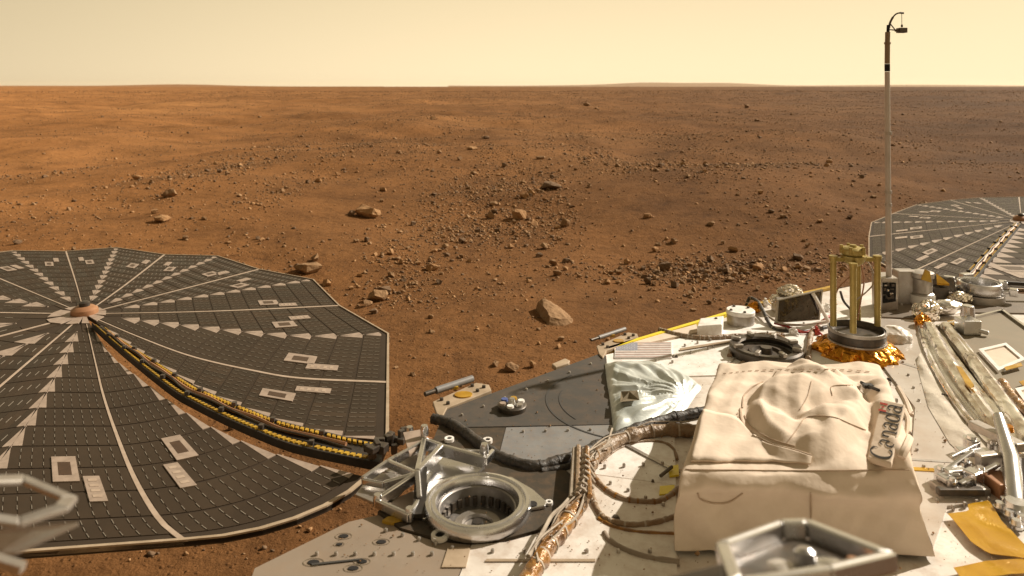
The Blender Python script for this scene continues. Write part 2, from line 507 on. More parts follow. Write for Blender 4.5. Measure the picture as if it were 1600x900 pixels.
def ground_z(x, y):
    x = np.asarray(x, float); y = np.asarray(y, float)
    r = np.hypot(x, y)
    # shallow polygons: low mounds parted by troughs
    z = 0.62 * vnoise(x / 5.5 + 3.1, y / 6.5 + 1.7, 1) + 0.24 * vnoise(x / 2.1, y / 2.3, 2) + 0.035 * vnoise(x / 0.7, y / 0.7, 3)
    z = z * np.clip((r - 2.0) / 5.0, 0.25, 1.0)
    z = z + 0.45 * vnoise(x / 42.0, y / 42.0, 4) * np.clip((r - 14) / 60, 0, 1)
    z = z + 0.016 * vnoise(x / 0.22, y / 0.22, 5) * np.clip(1 - r / 30, 0, 1)
    z = z + 3.0 * vnoise(x / 300.0, y / 300.0, 6) * np.clip((r - 150) / 800, 0, 1)
    z = z - 0.00022 * np.clip(r - 300, 0, None)          # the plain falls away slightly
    return z

def make_ground():
    front = np.radians(np.linspace(-46, 46, 620))
    back = np.radians(np.linspace(46, 314, 120))[1:-1]
    ang = np.concatenate([front, back])
    rad = np.concatenate([[0.6, 1.2], np.geomspace(1.9, 60, 430), np.geomspace(61, 9000, 130)])
    A, R = np.meshgrid(ang, rad)
    X = R * np.sin(A); Y = R * np.cos(A)
    Z = ground_z(X, Y)
    na, nr = len(ang), len(rad)
    co = np.stack([X, Y, Z], -1).reshape(-1, 3)
    co = np.vstack([co, [[0, 0, float(ground_z(0.0, 0.0))]]])
    i = np.arange(nr - 1)[:, None] * na; j = np.arange(na)[None, :]; j2 = (j + 1) % na
    q = np.stack([i + j, i + na + j, i + na + j2, i + j2], -1).reshape(-1, 4)[:, ::-1]
    me = bpy.data.meshes.new('ground')
    nq = len(q)
    me.vertices.add(len(co)); me.vertices.foreach_set('co', co.ravel())
    tri = np.stack([np.full(na, len(co) - 1), np.arange(na), (np.arange(na) + 1) % na], -1)[:, ::-1]
    me.loops.add(nq * 4 + na * 3)
    me.loops.foreach_set('vertex_index', np.concatenate([q.ravel(), tri.ravel()]).astype(np.int32))
    me.polygons.add(nq + na)
    st = np.concatenate([np.arange(nq) * 4, nq * 4 + np.arange(na) * 3]).astype(np.int32)
    me.polygons.foreach_set('loop_start', st)
    me.polygons.foreach_set('use_smooth', np.ones(nq + na, bool))
    me.update(calc_edges=True); me.validate()
    if me.polygons[0].normal.z < 0:
        me.flip_normals()
    me.materials.append(M['soil'])
    o = bpy.data.objects.new('ground', me); COL.objects.link(o)
    tag(o, kind='structure')
make_ground()

def ridge(name, xs, hs, Y, m):
    """far hill with a rounded back"""
    b = MB(); n = len(xs); rows = 7
    for k in range(rows):
        t = k / (rows - 1)
        for x, h in zip(xs, hs):
            hh = (h / F * Y + 14) * math.sin(math.pi * t) ** 0.7 - 14
            b.v.append(Vector(((x - CX) / F * Y * (1 + 0.25 * (t - .5)), Y * (1 + 0.25 * (t - .5)), hh)))
    for k in range(rows - 1):
        for i in range(n - 1):
            b.f.append((k * n + i, k * n + i + 1, (k + 1) * n + i + 1, (k + 1) * n + i))
    o = b.build(name, m, smooth=True)
    return tag(o, kind='structure')
hx = list(range(700, 1660, 20))
ridge('hills', hx, [4.0 * math.exp(-((x - 1130) / 75) ** 2) + 3.2 * math.exp(-((x - 1010) / 60) ** 2) + 1.9 + 0.8 * math.sin(x / 70) for x in hx], 15000, M['hill'])
hx = list(range(-120, 620, 20))
ridge('low_hill', hx, [3.2 * math.exp(-((x - 280) / 95) ** 2) + 1.2 * math.exp(-((x - 40) / 160) ** 2) + 0.2 for x in hx], 8200, M['soil'])

# ------------------------------------------------------------------ rocks
def hull_rock(seed, npt=16, flat=0.6, sub=0, rough=0.0):
    r = random.Random(seed)
    bm = bmesh.new()
    for _ in range(npt):
        v = Vector((r.gauss(0, 1), r.gauss(0, 1), r.gauss(0, 1))).normalized()
        v *= r.uniform(0.75, 1.0)
        bm.verts.new((v.x, v.y * r.uniform(.8, 1), v.z * flat))
    res = bmesh.ops.convex_hull(bm, input=bm.verts)
    bmesh.ops.delete(bm, geom=[g for g in res['geom_interior'] if isinstance(g, bmesh.types.BMVert)], context='VERTS')
    if sub:
        bmesh.ops.triangulate(bm, faces=bm.faces)
        bmesh.ops.subdivide_edges(bm, edges=bm.edges, cuts=sub, use_grid_fill=True)
        for v in bm.verts:
            n = noise.noise(v.co * 2.3 + Vector((seed, 0, 0))) * rough + noise.noise(v.co * 6 + Vector((0, seed, 0))) * rough * .45
            v.co += v.co.normalized() * n
    bmesh.ops.triangulate(bm, faces=bm.faces)
    bmesh.ops.recalc_face_normals(bm, faces=bm.faces)
    return bm

def bm_arrays(bm):
    bm.verts.index_update()
    v = np.array([x.co[:] for x in bm.verts]); f = np.array([[a.index for a in p.verts] for p in bm.faces])
    bm.free(); return v, f

def rock_mesh(name, bm, m):
    me = bpy.data.meshes.new(name); bm.to_mesh(me); bm.free(); me.materials.append(m); return me

def place_rock(name, me, X, Y, size, label, group=None, rot=None, hz=1.0, sink=0.25, wy=0.85):
    o = bpy.data.objects.new(name, me); COL.objects.link(o)
    z = float(ground_z(X, Y))
    o.scale = (size / 2, size / 2 * wy, size / 2 * hz)
    o.rotation_euler = (random.uniform(-.15, .15), random.uniform(-.15, .15), random.uniform(0, 6.28) if rot is None else rot)
    o.location = (X, Y, z + size * 0.5 * 0.6 * hz * (1 - 2 * sink))
    return tag(o, label, 'rock', group)

def ground_at(x, y):
    """where the pixel's ray meets the rolling ground"""
    z = 0.0
    for _ in range(12):
        p = P(x, y, CAMZ - z)
        z = 0.5 * z + 0.5 * float(ground_z(p.x, p.y))
    return P(x, y, CAMZ - z)

BIG = [  # x, y of the base, width px, height factor, material, label
    (573, 341, 48, 0.9, 'rock_pale', 'pale boulder with a dark left face alone in the middle distance'),
    (548, 337, 18, 0.9, 'rock_dark', 'small dark stone just left of the pale middle boulder'),
    (811, 344, 34, 1.1, 'rock_pale', 'orange boulder lit on its right at the edge of the stone field'),
    (883, 355, 20, 1.3, 'rock', 'upright blocky rock right of the orange stone field boulder'),
    (262, 309, 28, 1.0, 'rock', 'grey brown knobbly rock on the left plain'),
    (250, 348, 34, 0.6, 'rock_pale', 'flat pale slab rock on the left plain below the knobbly rock'),
    (213, 281, 22, 0.7, 'rock_pale', 'pale rock half buried above the left slab'),
    (1041, 424, 30, 1.0, 'rock_dark', 'dark pointed rock in front of the right stone band'),
    (796, 582, 32, 1.0, 'rock', 'blunt brown rock beside the edge of the dark shade plate'),
    (478, 429, 50, 0.7, 'rock', 'wide rock just behind the far rim of the left solar array'),
    (588, 472, 40, 0.9, 'rock', 'rough double topped rock right of the left solar array corner'),
    (673, 424, 26, 0.9, 'rock_pale', 'rounded pale rock above the rough double topped rock'),
    (600, 457, 16, 0.9, 'rock', 'small rock touching the rough double topped rock from behind'),
    (827, 439, 14, 1.0, 'rock', 'small lone rock above the big wedge boulder'),
    (861, 297, 46, 0.55, 'rock_dark', 'long dark ledge of rock at the back of the stone field'),
    (820, 310, 18, 0.9, 'rock_pale', 'pale stone sitting left of the long dark ledge'),
    (771, 322, 20, 0.7, 'rock', 'flat stone on the left side of the stone field'),
    (1012, 341, 20, 0.8, 'rock_pale', 'pale rock on bare soil right of the stone field'),
    (1113, 353, 16, 0.8, 'rock', 'low rock left of a pair on the right slope'),
    (1206, 333, 13, 0.9, 'rock_dark', 'dark rock upper left of the pale rock on the right slope'),
    (1225, 341, 14, 0.9, 'rock', 'blocky rock in the middle of the right slope'),
    (1283, 348, 14, 0.8, 'rock_pale', 'pale flat rock at the right end of the slope'),
    (738, 234, 22, 0.5, 'rock_pale', 'long pale slab far out left of centre'),
    (758, 217, 16, 0.7, 'rock_dark', 'dark rock far out above the long pale slab'),
    (677, 187, 14, 0.8, 'rock_pale', 'tiny pale rock farthest out left of centre'),
    (845, 249, 18, 0.7, 'rock', 'tan rock far out in the middle of the plain'),
    (1297, 255, 12, 1.3, 'rock_pale', 'pale upright stone far out left of the mast'),
    (1184, 190, 14, 0.6, 'rock', 'far brown rock high on the plain left of the mast'),
    (645, 588, 13, 0.9, 'rock', 'small rock on the sand between the left array and the hinge bracket'),
    (618, 576, 9, 0.9, 'rock', 'pebble sized rock right of the left array edge'),
    (1084, 487, 13, 0.8, 'rock', 'small rock on the sand beyond the white deck edge'),
    (955, 470, 9, 0.9, 'rock_dark', 'small dark rock right of the big wedge boulder'),
    (690, 640 - 210, 12, .8, 'rock', 'small rock below the rounded pale rock'),
    (298, 343, 10, .9, 'rock_dark', 'small dark rock right of the flat pale slab'),
    (318, 344, 12, .9, 'rock', 'brown rock beside the small dark rock right of the slab'),
    (355, 381, 12, .7, 'rock_pale', 'pale stone above the far rim of the left array'),
]
for k, (x, y, w, hz, mt, label) in enumerate(BIG):
    p = ground_at(x, y)
    size = w / F * p.y
    me = rock_mesh('rock', hull_rock(100 + k, 22, 0.62, 3, 0.10), M[mt])
    place_rock('rock', me, p.x, p.y + size * .25, size, label, rot=random.uniform(-.5, .5), hz=hz * 1.05, sink=0.22)

# the big wedge boulder with a straight ridge and a steep shaded face
def wedge():
    c = ground_at(862, 497)
    s = c.y / F
    z0 = c.z - 0.03
    hg = CAMZ - c.z
    # footprint where the photograph shows it on the soil, ridge running from the far left down to the near right
    pts = [(836, 482, 0), (845, 497, 0), (858, 511, 0), (880, 509, 0), (897, 503, 0), (899, 494, 0), (886, 484, 0), (868, 477, 0), (850, 475, 0),
           (847, 484, 22), (852, 485, 23), (862, 490, 19), (874, 497, 15), (888, 502, 10), (894, 500, 8), (840, 484, 16), (849, 494, 19), (860, 504, 15), (874, 506, 13), (888, 504, 11), (866, 482, 12), (884, 490, 7)]
    bm = bmesh.new()
    for x, y, z in pts:
        g = P(x, y, hg) - Vector((c.x, c.y, c.z))
        bm.verts.new((g.x, g.y, z * s * 1.05))
    bmesh.ops.convex_hull(bm, input=bm.verts)
    bmesh.ops.triangulate(bm, faces=bm.faces)
    for cuts in (2, 2):
        bmesh.ops.subdivide_edges(bm, edges=bm.edges, cuts=cuts, use_grid_fill=True)
    for v in bm.verts:
        n = noise.noise(v.co * 7) * .008 + noise.noise(v.co * 24) * .006
        v.co += Vector((n, n * .5, n))
    bmesh.ops.recalc_face_normals(bm, faces=bm.faces)
    me = rock_mesh('rock', bm, M['rock'])
    o = bpy.data.objects.new('rock', me); COL.objects.link(o)
    o.location = (c.x, c.y, z0)
    tag(o, 'big wedge shaped boulder with a sharp ridge and dark left face', 'rock')
wedge()

CLUST = [ # x, y, rx, ry, weight
    (800, 305, 95, 36, 3.6), (745, 330, 70, 28, 3.0), (1060, 262, 170, 32, 3.2), (1190, 270, 60, 12, 2.0), (1130, 402, 150, 18, 3.2), (980, 400, 90, 22, .9),
    (360, 305, 120, 42, 1.2), (60, 280, 90, 16, .8), (640, 420, 70, 60, 1.0), (560, 260, 260, 60, .9), (1150, 200, 240, 28, 1.4), (900, 330, 60, 30, .8), (860, 220, 260, 40, .8), (620, 390, 40, 25, .8),
    (1250, 320, 90, 40, .3), (680, 470, 60, 60, .3),
]
def density(x, y):
    d = 0.20
    for cx, cy, rx, ry, w in CLUST:
        d += w * math.exp(-((x - cx) / rx) ** 2 - ((y - cy) / ry) ** 2)
    return d * (0.35 if y > 470 else 1.0) * (0.4 if y > 560 else 1.0)
def clear_of_lander(X, Y):
    # plan outline of the deck and of the two arrays' shade
    return not (Y < 3.6 and X > -0.6 and X < 3.2 and Y > 0.8) and math.hypot(X, Y) > 2.0

cand = []
random.seed(21)
r21 = np.random.default_rng(21)
NS = 1100000
sx_ = r21.uniform(-260, 1860, NS); sy_ = HY + 8 + 760 * r21.random(NS) ** 1.9
den = np.full(NS, 0.20)
for cx, cy, rx, ry, w in CLUST:
    den += w * np.exp(-((sx_ - cx) / rx) ** 2 - ((sy_ - cy) / ry) ** 2)
den += 0.75 * np.clip((285 - sy_) / 60, 0, 1) * np.clip(0.45 + (sx_ - 200) / 1100, .3, 1.1)
den *= np.where(sy_ > 470, 0.35, 1.0) * np.where(sy_ > 560, 0.4, 1.0)
# stones gather in patches
den *= np.clip(1.0 + 2.4 * vnoise((sx_ - CX) / (sy_ - HY) * 3.0, 60.0 / (sy_ - HY) * 6.0, 9), 0.15, 2.2)
core = 2.6 * np.exp(-((sx_ - 790) / 85) ** 2 - ((sy_ - 312) / 30) ** 2) + 1.8 * np.exp(-((sx_ - 1070) / 150) ** 2 - ((sy_ - 268) / 20) ** 2) + 1.6 * np.exp(-((sx_ - 1130) / 140) ** 2 - ((sy_ - 404) / 12) ** 2)
den = den + core
keep = np.flatnonzero(r21.random(NS) < den / 3.4)[:120000]
for x, y in zip(sx_[keep].tolist(), sy_[keep].tolist()):
    d = CAMZ / (y - HY)
    X, Y = (x - CX) * d, F * d
    if not clear_of_lander(X, Y): continue
    s = 0.0165 * math.exp(random.gauss(0, 0.70)) * (1 + 0.016 * min(Y, 60)) * (0.75 if Y < 7 else 1.0)
    if s / Y * F < 1.1:
        s = Y / F * random.uniform(1.1, 2.0)
    if s > 0.22 and Y < 40: s = 0.22 * random.uniform(.6, 1)
    cand.append((s / Y * F, x, y, X, Y, s))
print('stones', len(cand))
cand.sort(reverse=True)
inview = [c for c in cand if -10 < c[1] < 1610 and c[2] < 640]
picked = inview[:262]
pk = set(id(c) for c in picked)
pool = [rock_mesh('rock', hull_rock(300 + k, 15, 0.62, 1, 0.07), M[('rock', 'rock_pale', 'rock_dark', 'rock')[k % 4]]) for k in range(20)]
MARKS = [(x, y, lab) for (x, y, w, hz, mt, lab) in BIG if w >= 13] + [(862, 487, 'big wedge shaped boulder'), (608, 522, 'right corner of the left solar array'),
    (330, 400, 'far rim of the left solar array'), (182, 387, 'topmost point of the left solar array rim'), (20, 391, 'left end of the left solar array rim'), (1030, 518, 'white deck edge near the flag plate'), (1157, 480, 'white lidded canister'),
    (1386, 300, 'lower half of the thin mast'), (1386, 180, 'upper half of the thin mast below the horizon'), (1335, 380, 'top of the olive gold antenna'), (1500, 308, 'far rim of the right solar array'), (700, 600, 'hinge bracket left of the shade plate'), (860, 570, 'white clip on the shade plate edge'), (1247, 445, 'foil behind the mirror panel')]
ORD = ['nearest', 'second', 'third', 'fourth', 'fifth', 'sixth', 'seventh', 'eighth', 'ninth', 'tenth', 'eleventh', 'twelfth', 'thirteenth', 'fourteenth', 'fifteenth', 'sixteenth', 'seventeenth', 'eighteenth', 'nineteenth', 'twentieth']
def short(lab):
    w = lab.split()
    return ' '.join(w[:9])
tone_word = ('brown', 'pale', 'dark', 'brown')
slots = {}
for k, c in enumerate(picked):
    x, y = c[1], c[2]
    m_ = min(MARKS, key=lambda q: (q[0] - x) ** 2 + (2.0 * (q[1] - y)) ** 2)
    dx, dy = x - m_[0], 2.0 * (y - m_[1])
    side = ('right of' if dx > 0 else 'left of') if abs(dx) > abs(dy) else ('in front of' if dy > 0 else 'beyond')
    slots.setdefault((m_[2], side, tone_word[k % 4]), []).append((dx * dx + dy * dy, k))
lab_of = {}
for (mk, side, tw), lst in slots.items():
    for r_, (_, k) in enumerate(sorted(lst)):
        o_ = ORD[min(r_, 19)]
        lab_of[k] = ('only' if len(lst) == 1 else o_) + ' small ' + tw + ' stone ' + side + ' the ' + short(mk)
for k, c in enumerate(picked):
    place_rock('rock', pool[k % 20], c[3], c[4], c[5], ' '.join(lab_of[k].split()[:16]), 'small stones on the plain', hz=random.uniform(.8, 1.2), sink=random.uniform(.1, .3))

def pebbles(rest, name, mt, lab, seed):
    shapes = [bm_arrays(hull_rock(500 + seed + k, 10, 0.65)) for k in range(12)]
    V, Fs, base = [], [], 0
    Xs = np.array([c[3] for c in rest]); Ys = np.array([c[4] for c in rest]); S = np.array([c[5] for c in rest])
    Z = ground_z(Xs, Ys)
    rr = np.random.default_rng(seed)
    for i in range(len(rest)):
        v, f = shapes[i % 12]
        a = rr.uniform(0, 6.28); ca, sa = math.cos(a), math.sin(a)
        q = np.stack([v[:, 0] * ca - v[:, 1] * sa, v[:, 0] * sa + v[:, 1] * ca, v[:, 2]], -1) * (S[i] * .5)
        q = q * [1, rr.uniform(.7, 1), rr.uniform(.8, 1.2)] + [Xs[i], Ys[i], Z[i] + S[i] * .13]
        V.append(q); Fs.append(f + base); base += len(v)
    V = np.vstack(V); Fs = np.vstack(Fs)
    me = bpy.data.meshes.new(name)
    me.vertices.add(len(V)); me.vertices.foreach_set('co', V.ravel())
    me.loops.add(Fs.size); me.loops.foreach_set('vertex_index', Fs.ravel().astype(np.int32))
    me.polygons.add(len(Fs)); me.polygons.foreach_set('loop_start', (np.arange(len(Fs)) * 3).astype(np.int32))
    me.update(calc_edges=True); me.materials.append(mt)
    o = bpy.data.objects.new(name, me); COL.objects.link(o)
    tag(o, lab, 'pebbles', kind='stuff')
rest = [c for c in cand if id(c) not in pk]
pebbles(rest[0::3], 'pebble', M['rock'], 'brown pebbles strewn over the red soil', 11)
pebbles(rest[1::3], 'pale_pebble', M['rock_pale'], 'pale dusty pebbles strewn over the red soil', 12)
pebbles(rest[2::3], 'dark_pebble', M['rock_dark'], 'dark pebbles strewn over the red soil', 13)

# ------------------------------------------------------------------ solar arrays
def resample(poly, n):
    """n+1 points, even along the line"""
    L = [0.0]
    for a, b in zip(poly[:-1], poly[1:]): L.append(L[-1] + (b - a).length)
    out = []
    for i in range(n + 1):
        s = L[-1] * i / n
        k = 0
        while k < len(L) - 2 and L[k + 1] < s: k += 1
        d = L[k + 1] - L[k]
        out.append(poly[k].lerp(poly[k + 1], (s - L[k]) / d if d else 0))
    return out

class Half:
    """half a gore: u runs from the hub outwards, v from the centre line to the side edge (v <= u)"""
    def __init__(self, C, B, z, bulge=0.0):
        self.bulge = bulge; self.hub = C[0].copy()
        self.C, self.B, self.z = resample(C, 44), resample(B, 44), z
    def at(self, u, v, dz=0.0):
        u_ = min(max(u, 0.0), 1.0) * 44
        i = min(int(u_), 43); t = u_ - i
        c = self.C[i].lerp(self.C[i + 1], t); b = self.B[i].lerp(self.B[i + 1], t)
        f_ = v / u if u > 1e-6 else 0
        p = c + (b - c) * f_
        if self.bulge:
            p = self.hub + (p - self.hub) * (1 + self.bulge * 4 * f_ * (1 - f_) * u ** 3)
        return Vector((p.x, p.y, self.z + dz))
    def find(self, p):
        best = None
        for i in range(8, 100):
            for j in range(0, 101, 2):
                u = i / 100; v = u * j / 100
                q = self.at(u, v); d = (q.x - p.x) ** 2 + (q.y - p.y) ** 2
                if best is None or d < best[0]: best = (d, u, v)
        return best[1], best[2]

def solar_array(label, hub, spokes, h, n, near, patches, rails, tilt_label=None, cells_each=None):
    """hub: pixel; spokes: 20 or 21 lists of points going round, edge, centre, edge, centre ..."""
    z = CAMZ - h
    hubp = P(*hub, h)
    R = root('solar_array', hubp, label, 'solar array', 'round solar arrays of the lander')
    TH = 0.012
    def quad(b, H, u0, u1, v0, v1, dz, th=0.004):
        b.prism([H.at(u0, v0, dz), H.at(u1, v0, dz), H.at(u1, v1, dz), H.at(u0, v1, dz)], th)
    far_cells, contacts, far_tiles = MB(), MB(), MB()
    counts = 0
    gores = spokes
    halves = []
    for gi, (A, C, B) in enumerate(gores):
        ha, hb = Half(C, A, z, .035 if gi in near[:1] else 0), Half(C, B, z)
        halves.append((ha, hb))
        g = MB()
        out = [ha.at(i / 22, i / 22) for i in range(1, 23)] + [hb.at(1, k) for k in (0.0,)] + [hb.at(i / 22, i / 22) for i in range(22, 0, -1)]
        # panel: two strips of quads, so that curved edges stay clean
        for H in (ha, hb):
            for i in range(22):
                u0, u1 = i / 22, (i + 1) / 22
                a, b_, c, d = H.at(u0, 0), H.at(u1, 0), H.at(u1, u1), H.at(u0, u0)
                if i == 0: g.prism([a, b_, c], TH)
                elif H.bulge:
                    for k in range(6):
                        f0, f1 = k / 6, (k + 1) / 6
                        g.prism([H.at(u0, u0 * f0), H.at(u1, u1 * f0), H.at(u1, u1 * f1), H.at(u0, u0 * f1)], TH)
                else: g.prism([a, b_, c, d], TH)
        go = g.build('gore_panel', M['cell_gap'], R)
        is_near = gi in near
        # pale centre strip and rim tape
        s = MB()
        for i in range(3, 44):
            u0, u1 = i / 44, (i + 1) / 44
            w = 0.006 + 0.010 * (i / 44)
            for H in (ha, hb):
                s.prism([H.at(u0, 0, .0024), H.at(u1, 0, .0024), H.at(u1, w, .0024), H.at(u0, w, .0024)], .003)
        s.build('hinge_strip', M['strip'], go)
        r = MB()
        for H in (ha, hb):
            a, b_ = H.at(1, 0, .004), H.at(1, 1, .004)
            ai, bi = H.at(.992, 0, .004), H.at(.992, .992, .004)
            for k in range(6):
                f0, f1 = k / 6, (k + 1) / 6
                r.prism([H.at(1, f0, .004), H.at(1, f1, .004), H.at(.9945, .9945 * f1, .004), H.at(.9945, .9945 * f0, .004)], .012)
        r.build('rim_strip', M['rim'], go)
        for H in (ha, hb):
            for i in range(1, n):
                u0, u1 = i / n + .0022, (i + 1) / n - .0022
                if i == n - 1: u1 = .978
                for j in range(i):
                    v0, v1 = j / n + .0016, (j + 1) / n - .0016
                    if j == 0: v0 = .019
                    if is_near and counts < 300:
                        b = MB(); quad(b, H, u0, u1, v0, v1, .0015, .002)
                        b.build('solar_cell', M['cell'], go); counts += 1
                    else:
                        quad(far_cells, H, u0, u1, v0, v1, .0015, .002)
                    if j:      # silver contacts along the column line
                        for k in range(3 if is_near else 1):
                            uu = u0 + (u1 - u0) * ((k + .5) / 3 if is_near else .5)
                            wl = .0055 if is_near else .010
                            quad(contacts, H, uu - wl, uu + wl, v0 - .0030, v0 + .0006, .0028, .002)
                # pale tile that fills the step of the staircase
                e0 = u0 - .004
                tri = [H.at(e0, i / n - .002, .0022), H.at(u1, i / n - .002, .0022), H.at(u1, min(u1, (i + 1) / n) - .004, .0022)]
                tri.append(H.at(e0, i / n + .006, .0022))
                if i > 1:
                    if is_near:
                        b = MB(); b.prism(tri, .004); b.build('blank_tile', M['tile'], go)
                    else:
                        far_tiles.prism(tri, .004)
            b = far_tiles
            b.prism([H.at(.03, 0, .005), H.at(1.15 / n, 0, .005), H.at(1.15 / n, .9 / n, .005), H.at(.03, .03, .005)], .004)
    tag(far_cells.build('solar_cell', M['cell'], R), kind='stuff')
    tag(far_tiles.build('blank_tile', M['tile'], R), kind='stuff')
    tag(contacts.build('cell_contact', M['contact'], R), kind='stuff')
    # square sensor frames and serial plates
    for (gi, side, sq, pl) in patches:
        H = halves[gi][side]
        for q, kind in ((sq, 0), (pl, 1)):
            if q is None: continue
            u, v = H.find(P(*q, h))
            du, dv = (.038, .074) if kind == 0 else (.036, .046)
            b = MB(); quad(b, H, u - du, u + du, v - dv, v + dv, .0042, .0035)
            o = b.build('sensor_frame' if kind == 0 else 'serial_plate', M['tile'], R)
            if kind == 0:
                c = MB(); quad(c, H, u - du * .52, u + du * .52, v - dv * .50, v + dv * .50, .0048, .003)
                c.build('sensor_window', M['patch_dark'], o)
            else:
                c = MB()
                for k in range(4):
                    a = u - du * .75 + k * du * .42
                    quad(c, H, a, a + du * .2, v - dv * .55, v + dv * .5, .0048, .002)
                tag(c.build('print_mark', M['strip'], o), kind='stuff')
    # hub
    b = MB()
    b.lathe([(0, -.03), (.050, -.03), (.055, 0), (.053, .012), (.045, .018), (.036, .024), (0, .026)], hubp + Vector((0, 0, .012)), 28)
    ho = b.build('hub', M['copper'], R, smooth=True)
    b = MB()
    b.lathe([(0, 0), (.022, 0), (.022, .014), (.012, .02), (0, .02)], hubp + Vector((0, 0, .0375)), 16)
    b.build('hub_cap', M['dark_metal'], ho, smooth=True)
    # boom with tape ladders
    left = resample(spline([P(*p, h) + Vector((0, 0, .016)) for p in rails[0]], 6), 60)
    right = resample(spline([P(*p, h) + Vector((0, 0, .016)) for p in rails[1]], 6), 60)
    b = MB()
    for i in range(60):
        b.prism([left[i], left[i + 1], right[i + 1], right[i]], .018)
    boom = b.build('boom', M['black_matte'], R)
    for rail, other in ((left, right), (right, left)):
        b = MB()
        for i in range(60):
            a0, a1 = rail[i], rail[i + 1]
            b0, b1 = a0.lerp(other[i], .07), a1.lerp(other[i + 1], .07)
            up = Vector((0, 0, .005))
            b.prism([a0 + up, a1 + up, b1 + up, b0 + up], .006)
        b.build('boom_edge', M['black_matte'], R)
        fine_a, fine_b = resample(rail, 480), resample(other, 480)
        seg = 52
        for s0 in range(10, 476, seg):
            b = MB()
            for k in range(s0, min(s0 + seg - 5, 476), 5):
                up = Vector((0, 0, .008))
                q = [fine_a[k].lerp(fine_b[k], .09), fine_a[k + 3].lerp(fine_b[k + 3], .09), fine_a[k + 4].lerp(fine_b[k + 4], .21), fine_a[k + 1].lerp(fine_b[k + 1], .21)]
                b.prism([x + up for x in q], .007)
            if b.v: b.build('yellow_ladder', M['yellow'], boom)
            k = min(s0 + seg - 4, 478)
            b = MB(); b.box(fine_a[k].lerp(fine_b[k], .2) + Vector((0, 0, .012)), (.013, .013, .012)); b.build('clamp', M['dark_metal'], boom)
    wire = []
    for i in range(4, 60, 4):
        wire.append(left[i].lerp(right[i], .58 + .06 * math.sin(i * .9)) + Vector((0, 0, .006)))
    b = MB(); b.tube(spline(wire, 5), .006, 6); b.build('boom_cable', M['copper'], boom, smooth=True)
    wire = [left[i].lerp(right[i], .42 + .10 * math.sin(i * .7 + 2)) + Vector((0, 0, .010)) for i in range(2, 60, 5)]
    b = MB(); b.tube(spline(wire, 5), .0028, 6); b.build('boom_cable', M['dark_metal'], boom, smooth=True)
    return R

def line(h, *pts): return spline([P(*p, h) for p in pts], 6)
def pl(h, hubp, dx, dz): 
    a = Vector(hubp); return [a, a + Vector((dx * h, dz * h, 0))]
h = HA
hub = (132, 491)
hp = P(*hub, h)
def s(*pts): return line(h, hub, *pts)
B1 = s((76, 441), (20, 392)); C1 = s((118, 440), (103, 393)); B2 = s((157, 441), (182, 387)); C2 = s((195, 446), (257, 398))
B3 = s((235, 446), (340, 400)); C3 = s((270, 456), (405, 421)); B4 = s((310, 464), (490, 437)); C4 = s((330, 487), (531, 478))
B5 = s((370, 518), (490, 526), (608, 522))
C5 = s((216, 527), (300, 558), (401, 581), (473, 592), (608, 598))
B6u = s((196, 535), (250, 570), (330, 616), (440, 660), (520, 680), (608, 690))
B6l = s((170, 552), (218, 592), (300, 652), (400, 700), (487, 726), (577, 746))
C6 = s((150, 570), (162, 620), (183, 682), (211, 750), (249, 813), (288, 846))
B7 = s((107, 547), (63, 631), (0, 722), (-110, 876))
C8 = pl(h, hp, .39, -1.76); B8 = pl(h, hp, -.03, -1.75); C9 = pl(h, hp, -.9, -1.5); B9 = pl(h, hp, -1.5, -.9)
C10 = pl(h, hp, -1.75, .09); B10 = pl(h, hp, -1.6, .73); C11 = pl(h, hp, -1.4, 1.05)
gores = [(B6l, C6, B7), (B5, C5, B6u), (B4, C4, B5), (B3, C3, B4), (B2, C2, B3), (B1, C1, B2), (B10, C11, B1), (B9, C10, B10), (B8, C9, B9), (B7, C8, B8)]
pt = [(0, 0, (279, 703), (281, 743)), (0, 1, (104, 733), (147, 766)),
      (1, 0, (467, 562), (503, 575)), (1, 1, (435, 618), (487, 611)),
      (2, 0, (419, 474), (451, 477)), (2, 1, (446, 508), (470, 497)),
      (3, 0, (328, 429), (349, 427)), (3, 1, (375, 447), (382, 438)),
      (4, 0, (207, 416), (226, 410)), (4, 1, (266, 421), (262, 413)),
      (5, 0, (78, 413), (88, 407)), (5, 1, (140, 410), (126, 406)), (6, 1, (12, 421), (26, 418))]
rails = [[(143, 512), (179, 545), (219, 579), (271, 620), (300, 637), (347, 661), (403, 686), (446, 703), (487, 714), (564, 730), (592, 735)],
         [(163, 518), (191, 540), (243, 573), (300, 611), (328, 624), (381, 646), (437, 668), (502, 684), (549, 696), (585, 703), (604, 706)]]
solar_array('large round solar array at the left, nearer of the two, with its hub in view', hub, gores, h, 14, (0, 1, 2), pt, rails)

hub = (1596, 345)
hp = P(*hub, h)
def s(*pts): return line(h, hub, *pts)
def d(dx, dz): return pl(h, hp, dx, dz)
b1 = s((1361, 348)); c1 = s((1357, 370)); b2 = s((1357, 402)); c2 = s((1413, 431)); b3u = s((1560, 378), (1512, 430), (1490, 455))
b3l = s((1570, 383), (1533, 432), (1518, 450)); c3 = d(-.02, -2.0); b4 = d(.75, -1.75); c4 = d(1.2, -1.35); b5 = d(1.5, -.85); c5 = d(1.62, -.3)
b6 = d(1.6, .25); c6 = d(1.4, .72); b7 = s((1660, 309)); c7 = s((1592, 308)); b8 = s((1531, 309)); c8 = s((1485, 313)); b9 = s((1432, 320)); c9 = s((1395, 334))
gores = [(b2, c2, b3u), (b1, c1, b2), (b9, c9, b1), (b8, c8, b9), (b7, c7, b8), (b3l, c3, b4), (b4, c4, b5), (b5, c5, b6), (b6, c6, b7)]
